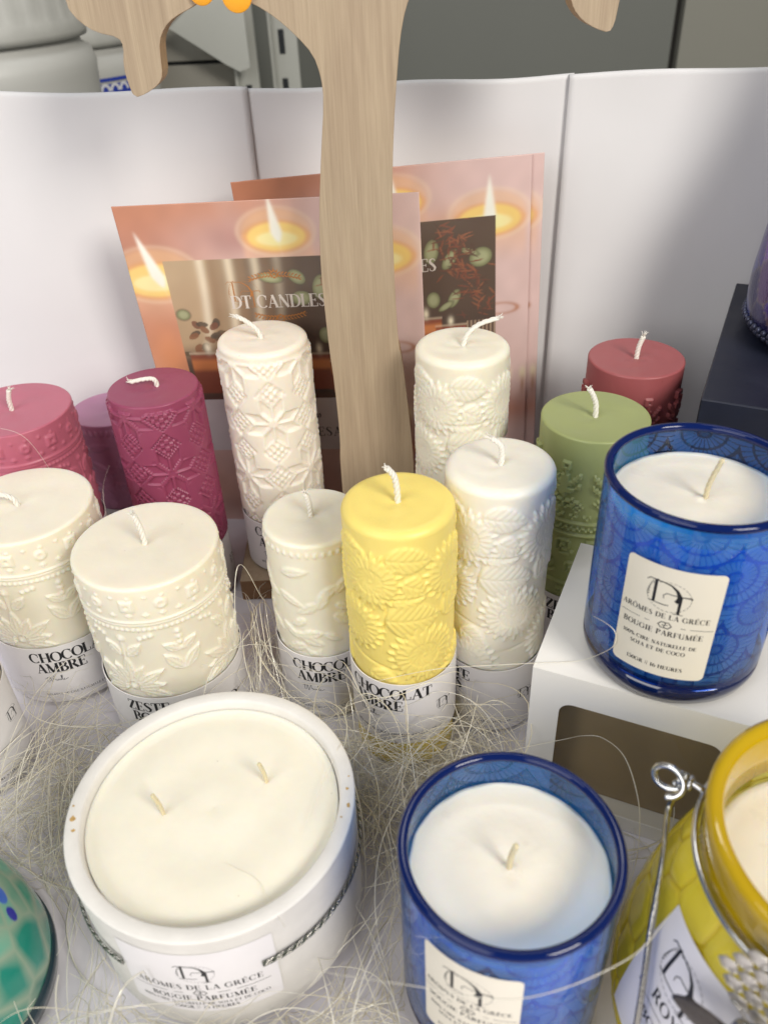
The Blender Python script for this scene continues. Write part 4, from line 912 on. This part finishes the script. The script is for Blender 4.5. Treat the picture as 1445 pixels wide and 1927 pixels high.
prof = [(.0001, .006)]+[(a, b) for a, b in zip(ri, zi) if b < lv-.001]+[(.0385, lv), (.037, lv-.0006)]+[(.037*s, lv-.0008) for s in np.linspace(.9, .05, 8)]+[(.0001, lv-.0008)]
lathe('wax_fill', prof, M['w_jar'], t, 96)
wick(t, (.0, 0, lv-.001), [(.0004, 0, .006), (.001, 0, .0125)], .00105, 'waxwick', False)
# label on the body
mb = MB()
def jfn(s, z, l):
    R_ = float(np.interp(z, kn[:, 0], kn[:, 1]))+.0010; a = s/.055+face; return ((R_+l)*math.cos(a), (R_+l)*math.sin(a), z)
xs = np.linspace(-.0455, .006, 24); zs = np.linspace(.036, .0945, 20); V = [jfn(x, z, 0) for z in zs for x in xs]
mb.add(V, [(j*24+i, j*24+i+1, (j+1)*24+i+1, (j+1)*24+i) for j in range(19) for i in range(23)])
strips(logo(-.0300, .0815, .0130), jfn, mb, 1, .0012, .00008)
strips(text('ROY', -.0330, .0655, .0046, .1, 1.1), jfn, mb, 1, .001, .00008)
strips([[(-.0400, .0625, .00015), (-.026, .0625, .00015)]], jfn, mb, 1, .001, .00008)
strips(text('BOUGIE', -.0335, .0550, .0040, .1, 1.1), jfn, mb, 1, .001, .00008)
mb.build('label', [M['label'], M['ink']], t, True)
# wire: neck ring, clasp loop, handle hanging down in front
mb = MB(); A = np.linspace(0, 2*PI, 97); mb.tube(np.stack([.0452*np.cos(A), .0452*np.sin(A), .1125+0*A], -1), .0010, 8); mb.build('neck_wire', M['chrome'], t, True)
mb = MB(); ca = math.radians(141)
c0 = np.array([.0465*math.cos(ca), .0465*math.sin(ca), .113]); dr = np.array([math.cos(ca), math.sin(ca), 0]); tg = np.array([-dr[1], dr[0], 0]); up = np.array([0, 0, 1.0])
pts = [c0-dr*.001, c0+dr*.004+up*.001]
for k in range(15):
    a = -PI*.9+k*2*PI/12; pts.append(c0+dr*(.0092+.0050*math.cos(a))+(-tg*.52+up*.80)*(.0043*math.sin(a))+tg*.0003*k)
mb.tube(spline(pts, 70), .00105, 8)
for k in range(3):
    q = c0+dr*(.003+.0016*k); B = np.linspace(0, 2*PI, 21); nrm = [q+.0021*(math.cos(b)*tg+math.sin(b)*up)+dr*b*.0002 for b in B]; mb.tube(nrm, .0008, 6)
mb.build('wire_clasp', M['chrome'], t, True)
mb = MB(); s0 = c0+dr*.0050+up*.002
mb.tube(spline([s0+up*.002, s0-up*.003+tg*.002, (-.0425, .0330, .0985), (-.0490, .0168, .0975), (-.0535, .0062, .0917), (-.0562, -.0004, .0848), (-.0585, -.0078, .0738), (-.0606, -.0148, .0588), (-.0625, -.021, .034), (-.060, -.030, .008)], 60), .0010, 8); mb.build('wire_handle', M['dullwire'], t, True)
# charm: pale filigree disc of small hexagons and a bee with dark wings hanging on the front of the neck
ch = math.radians(math.degrees(face)-5)
cd = np.array([math.cos(ch), math.sin(ch), 0]); ct = np.array([-cd[1], cd[0], 0])
mb = MB()
for q in range(-3, 4):
    for r_ in range(-3, 4):
        uu = (q+r_*.5)*.0056; vv = r_*.0049
        if math.hypot(uu, vv) > .0125: continue
        cpt = cd*(.0505-.10*vv)+ct*uu+np.array([0, 0, .1120+vv])
        B = np.linspace(0, 2*PI, 7); mb.tube([cpt+.0027*(math.cos(b)*ct+math.sin(b)*(up*.94+cd*-.0)) for b in B], .0004, 6)
        if True:
            k = 6; V = [cpt+cd*.0011]+[cpt+.0024*(math.cos(i*PI/3)*ct+math.sin(i*PI/3)*up) for i in range(6)]; mb.add(V, [(0, i+1, (i+1) % 6+1) for i in range(6)])
mb.build('honeycomb_charm', M['palemetal'], t, True)
bee = np.array(cd*.0575+ct*(-.001)+up*.0960)
mb = MB(); P = [bee+up*(.011-.022*s)+cd*.001*math.sin(s*PI) for s in np.linspace(0, 1, 12)]
mb.tube(P, [.0008, .0026, .0030, .0022, .0026, .0036, .0039, .0037, .0031, .0022, .0012, .0004], 12)
for s in (-1, 1):
    for k in range(3): b0 = bee+up*(.004-.003*k); mb.tube([b0, b0+s*ct*.005+cd*.002, b0+s*ct*.007-up*.003], .0004, 5)
    mb.tube([bee+up*.011, bee+up*.0145+s*ct*.0025, bee+up*.016+s*ct*.005], .0003, 5)
ob = mb.build('bee_body', M['dullwire'], t, True)
for s in (-1, 1):
    for L_, W2, an in ((.019, .0052, -.30), (.0135, .0042, -.85)):
        V = []; n1, n2 = 14, 7; dx = s*ct*math.cos(an)+up*math.sin(an); dy = -s*ct*math.sin(an)+up*math.cos(an)
        for i in range(n1+1):
            q = i/n1; wdt = W2*math.sin(PI*min(1, q*.93+.05))**.7
            for j in range(n2): y = (j/(n2-1)*2-1)*wdt; V.append(bee+up*.002+cd*(.0012+.001*math.sin(q*PI)-.12*abs(y))+dx*(L_*q)+dy*y)
        m2 = MB(); m2.add(V, [(i*n2+j, i*n2+j+1, (i+1)*n2+j+1, (i+1)*n2+j) for i in range(n1) for j in range(n2-1)])
        w_ = m2.build('bee_wing', M['darkmetal'], t, True); md = w_.modifiers.new('thick', 'SOLIDIFY'); md.thickness = .0006

# ------------------------------------------------------------------ teal and purple mosaic bottles, navy box
def cells(T, Z, R, n, zr, seed, stretch=1.6):
    r = np.random.default_rng(seed); pu = r.uniform(-PI, PI, n); pz = r.uniform(*zr, n); d1 = np.full(T.shape, 9.0); d2 = d1.copy(); idx = np.zeros(T.shape, int)
    for k in range(n):
        d = np.hypot(((T-pu[k]+PI) % (2*PI)-PI)*R, (Z-pz[k])/stretch); m = d < d1
        d2 = np.where(m, d1, np.minimum(d2, d)); idx = np.where(m, k, idx); d1 = np.where(m, d, d1)
    return d1, d2, idx
TX, TY = -.1835, .1581
tf_ = math.atan2(-TY, -TX)
def teal(T, Z):
    d1, d2, idx = cells(T, Z, .042, 110, (-.005, .15), 3, 1.5)
    pal = np.array([srgb(*c)[:3] for c in ((10, 138, 120), (6, 112, 98), (40, 160, 138), (88, 182, 158), (12, 148, 122), (176, 190, 158), (18, 128, 112))])
    C = pal[idx % 7]; cream = np.array(srgb(150, 170, 148)[:3]); k = np.clip((d2-d1)/.0060, 0, 1)[..., None]; C = cream*(1-k)+C*k
    for a, z, w, h, c in TEALDOTS:
        d = np.hypot(((T-a+PI) % (2*PI)-PI)*.042/w, (Z-z)/h); kk = np.clip((1.05-d)/.15, 0, 1)[..., None]; C = C*(1-kk)+np.array(srgb(*c)[:3])*kk
    return np.concatenate([C, np.ones(T.shape+(1,))], -1)
TEALDOTS = ((.935, .0545, .0030, .0052, (58, 104, 200)), (.860, .0455, .0021, .0040, (42, 40, 160)))
t = thing('mosaic_bottle', (TX, TY, .0004), 'teal mosaic glass bottle with two blue ovals at the lower left edge', 'bottle', 'mosaic glass bottles')
M['teal'] = mat('teal mosaic glass', (1, 1, 1, 1), .12, attr='mosaic', coat=.4, sss=.3, sssc=.003)
zs = np.linspace(.0, .135, 260); kn2 = [(0, .040), (.004, .0435), (.012, .0448), (.03, .0432), (.045, .0400), (.08, .0325), (.11, .0255), (.125, .0205), (.135, .0170)]
rs = np.interp(zs, *zip(*kn2)); rs = np.convolve(np.pad(rs, 6, mode='edge'), np.ones(13)/13, 'valid')
o = lathe('glass_body', [(.0001, .0003)]+list(zip(rs, zs))+[(.0001, .1352)], M['teal'], t, 480, colattr={'mosaic': teal}); o.rotation_euler = (0, 0, tf_)
lathe('edge_shade_ring', [(.0415, .0), (.0446, .001), (.0455, .006), (.0452, .011), (.0430, .0112)], mat('teal edge shade', srgb(28, 52, 62), .15, coat=.4), t, 96)  # dark ring paints in the shading along the bottle's lower glass edge

BX = np.array([.155, .350]); bang = math.atan2(-.4423, .8969)
mb = MB(); mb.box(0, .17, 0, .1640, 0, .1446)
o = mb.build('navy_box', M['navy'], bevel=.0008); o.location = (BX[0], BX[1], .0004); o.rotation_euler = (0, 0, bang)
tag(o, 'tall navy blue card box under the purple mosaic bottle at the right edge', 'box')
def purple(T, Z):
    d1, d2, idx = cells(T, Z, .055, 620, (-.005, .26), 8, 1.2)
    pal = np.array([srgb(*c)[:3] for c in ((70, 50, 140), (96, 70, 170), (52, 60, 150), (120, 84, 160), (60, 96, 170), (84, 60, 110), (150, 110, 180), (44, 40, 96))])
    C = pal[idx % 8]; grout = np.array(srgb(120, 110, 112)[:3]); k = np.clip((d2-d1)/.0012, 0, 1)[..., None]; C = grout*(1-k)+C*k
    return np.concatenate([C, np.ones(T.shape+(1,))], -1)
t = thing('mosaic_bottle', (.2620, .4130, .1452), 'tall purple mosaic glass bottle standing on the navy box', 'bottle', 'mosaic glass bottles')
M['purple'] = mat('purple mosaic glass', (1, 1, 1, 1), .18, .55, attr='mosaic', coat=.3, bump=.3, bscale=400)
zs = np.linspace(0, .26, 260); rs = np.interp(zs, (0, .003, .009, .018, .03, .065, .10, .14, .17, .26), (.050, .0555, .0588, .0600, .0600, .0565, .045, .026, .016, .013))
rs = np.convolve(np.pad(rs, 4, mode='edge'), np.ones(9)/9, 'valid')
lathe('glass_body', [(.0001, .0002)]+list(zip(rs, zs))+[(.0001, .2602)], M['purple'], t, 200, colattr={'mosaic': purple}, rfun=lambda T, Z: np.zeros_like(T))
mb = MB()
for row, (z, r_) in enumerate(((.0045, .0565), (.0085, .0592))):
    for k in range(78):
        a = 2*PI*(k+row*.5)/78; c = np.array([r_*math.cos(a), r_*math.sin(a), z]); V = []; s = .0019
        for i in range(5):
            for j in range(8): f_, g_ = PI*i/4, 2*PI*j/8; V.append(c+s*np.array([math.sin(f_)*math.cos(g_), math.sin(f_)*math.sin(g_), math.cos(f_)]))
        mb.add(V, [(i*8+j, i*8+(j+1) % 8, (i+1)*8+(j+1) % 8, (i+1)*8+j) for i in range(4) for j in range(8)])
mb.build('beads', mat('pewter beads', srgb(70, 74, 96), .3, .5, vary=.3, vscale=300), t, True)

def fibre(name, col, gloss):
    m = bpy.data.materials.new(name); m.use_nodes = True; nt = m.node_tree; N = nt.nodes; L = nt.links; N.remove(N['Principled BSDF'])
    d = N.new('ShaderNodeBsdfDiffuse'); d.inputs[0].default_value = col; t_ = N.new('ShaderNodeBsdfTranslucent'); t_.inputs[0].default_value = col
    g = N.new('ShaderNodeBsdfGlossy'); g.inputs['Roughness'].default_value = .28; g.inputs[0].default_value = (1, .98, .93, 1)
    a = N.new('ShaderNodeMixShader'); a.inputs[0].default_value = .18; L.new(d.outputs[0], a.inputs[1]); L.new(t_.outputs[0], a.inputs[2])
    b = N.new('ShaderNodeMixShader'); b.inputs[0].default_value = gloss; L.new(a.outputs[0], b.inputs[1]); L.new(g.outputs[0], b.inputs[2]); L.new(b.outputs[0], N['Material Output'].inputs[0])
    return m
# ------------------------------------------------------------------ straw (sisal fibres)
OBST = [(.0059, .2793, .0262, .15), (.0510, .2984, .0262, .15), (.0435, .3855, .026, .2), (-.0608, .4147, .026, .2), (-.1209, .4024, .0262, .15), (-.0335, .3127, .0258, .115), (-.1114, .3050, .0360, .11), (-.1805, .3413, .0366, .11), (-.2080, .27, .026, .1), (.0342, .1455, .0358, .105), (-.069, .1882, .0546, .0755), (.1309, .1268, .0605, .115), (-.1815, .1581, .0475, .07), (.1043, .3475, .0285, .15), (-.2070, .4169, .035, .13)]
ZONES = [  # cx, cy, sx, sy, n, zmax
    (-.140, .225, .030, .045, 390, .022), (-.150, .150, .035, .03, 60, .015), (-.066, .118, .060, .020, 520, .030), (-.008, .170, .020, .055, 250, .024),
    (-.012, .247, .035, .018, 290, .036), (-.060, .268, .022, .016, 90, .025), (-.055, .325, .010, .022, 100, .030), (.036, .255, .022, .014, 170, .034), (-.17, .255, .02, .03, 160, .02), (.085, .180, .022, .022, 60, .02), (.03, .105, .04, .012, 120, .02), (-.068, .302, .008, .016, 120, .045), (-.02, .228, .03, .02, 130, .02)]
SV = []; SF = []; SMI = []
def push(P):
    for x, y, r, h in OBST:
        d = P[:, :2]-np.array([x, y]); q = np.linalg.norm(d, axis=1); m = (q < r)&(P[:, 2] < h)
        if m.any(): P[m, :2] = np.array([x, y])+d[m]/(q[m, None]+1e-9)*r
    d = (P[:, 0]-FL[0])*ex[0]+(P[:, 1]-FL[1])*ex[1]; e = (P[:, 0]-FL[0])*ey[0]+(P[:, 1]-FL[1])*ey[1]
    m = (d > -.001)&(d < W_)&(e > -.001)&(P[:, 2] < H_+.0008)
    if m.any():
        pen = e[m]+.001; pen2 = d[m]+.001; us = pen < pen2
        P[m, :2] -= np.where(us[:, None], ey[None]*pen[:, None], ex[None]*pen2[:, None])
    P[:, 2] = np.maximum(P[:, 2], .0004)
    return P
NSV = 0
def strand(P, r, mi, k=3):
    global NSV
    n = len(P); T = np.gradient(P, axis=0); T /= np.linalg.norm(T, axis=1, keepdims=True)+1e-9
    a = np.cross(T, np.array([.13, .21, .97])); a /= np.linalg.norm(a, axis=1, keepdims=True)+1e-9; b = np.cross(T, a)
    w = r*(np.sin(np.linspace(.12, PI-.12, n))**.3)
    for q in range(k):
        an = 2*PI*q/k; SV.append(P+w[:, None]*(math.cos(an)*a*1.25+math.sin(an)*b*.5))
    base = NSV; NSV += n*k; i = np.arange(n-1)
    for q in range(k):
        q2 = (q+1) % k; SF.append(np.stack([base+q*n+i, base+q2*n+i, base+q2*n+i+1, base+q*n+i+1], -1)); SMI.append(np.full(n-1, mi))
for cx, cy, sx, sy, cnt, zm in ZONES:
    for _ in range(cnt):
        n = 22; L = RNG.uniform(.03, .105); st = L/n; hd = RNG.uniform(0, 2*PI); cv = RNG.normal()*14; dcv = RNG.normal()*300
        p = np.array([cx+RNG.normal()*sx*.7, cy+RNG.normal()*sy*.7]); Q = []
        for q in range(n):
            Q.append(p.copy()); hd += cv*st; cv += dcv*st+RNG.normal()*3; p = p+st*np.array([math.cos(hd), math.sin(hd)])
        Q = np.array(Q)-(Q[n//2]-Q[0])*.8
        s = np.linspace(0, 1, n); zb = abs(RNG.normal())*zm*.55; z = .0006+zb+RNG.uniform(0, .9)*zm*np.sin(PI*s)**1.5*RNG.random()+RNG.normal()*.006*(s-.5)
        P0 = np.column_stack([Q, z]); P = push(P0.copy())
        if (np.abs(P-P0).max(1) > .002).mean() > .22: continue
        P = push(P)
        strand(P, RNG.uniform(.00010, .00024)*(1.0 if RNG.random() < .8 else 1.7), int(RNG.random()*3))
LONG = [  # hand-laid long fibres
    ([(-.006, .2385, .080), (.0182, .2368, .0872), (.0399, .2360, .0887), (.0580, .2356, .0892), (.0740, .2361, .0886), (.0795, .2335, .0925), (.0845, .2252, .1059), (.0856, .2232, .1123), (.0848, .2244, .1167), (.0823, .2292, .1166), (.0801, .2360, .1134)], .00020),
    ([(.028, .236, .020), (.048, .233, .036), (.0722, .2277, .0500), (.0793, .2228, .0580), (.0861, .2194, .0600), (.0923, .2097, .0600), (.0941, .1945, .0550), (.0935, .1848, .0450), (.0927, .1805, .0300), (.0842, .1670, .0200)], .00020),
    ([(.030, .225, .03), (.058, .218, .045), (.078, .205, .040), (.084, .195, .025)], .00012),
    ([(-.030, .122, .082), (.000, .108, .100), (.030, .1015, .1035), (.060, .1090, .1060), (.078, .125, .098), (.088, .14, .07)], .00013),
    ([(-.045, .24, .035), (-.02, .243, .060), (.005, .247, .062), (.03, .262, .058), (.036, .262, .035)], .00016),
    ([(-.055, .240, .03), (-.025, .243, .045), (.005, .240, .030), (.03, .225, .010)], .00018),
    ([(-.065, .305, .006), (-.072, .318, .040), (-.066, .325, .050), (-.060, .318, .040), (-.060, .300, .012)], .00013),
    ([(-.215, .385, .130), (-.19, .383, .1245), (-.178, .38, .10), (-.172, .378, .085), (-.168, .385, .06)], .00012),
    ([(-.150, .388, .10), (-.156, .384, .085), (-.155, .375, .06), (-.148, .36, .05), (-.135, .35, .055), (-.128, .36, .07)], .00012),
    ([(-.10, .105, .03), (-.13, .11, .055), (-.165, .12, .06), (-.20, .11, .04)], .00022), ([(-.12, .10, .02), (-.15, .11, .06), (-.16, .13, .09), (-.158, .145, .098)], .0002),
    ([(-.035, .1750, .0715), (-.026, .2000, .0735), (-.020, .212, .0745), (-.012, .214, .060)], .00010), ([(-.062, .165, .0712), (-.050, .158, .0718), (-.045, .150, .0725), (-.038, .138, .076)], .00010)]
for pts, r in LONG: strand(spline(pts, 60), r, 0, 5)
o = mesh('straw', np.concatenate(SV), np.concatenate(SF), [fibre('pale straw fibre', srgb(248, 243, 228), .14), fibre('glossy straw fibre', srgb(246, 241, 224), .40), fibre('dull straw fibre', srgb(240, 232, 210), .12)], None, True, np.concatenate(SMI))
tag(o, 'loose pale shiny straw fibres scattered between the candles', 'straw', kind='stuff')
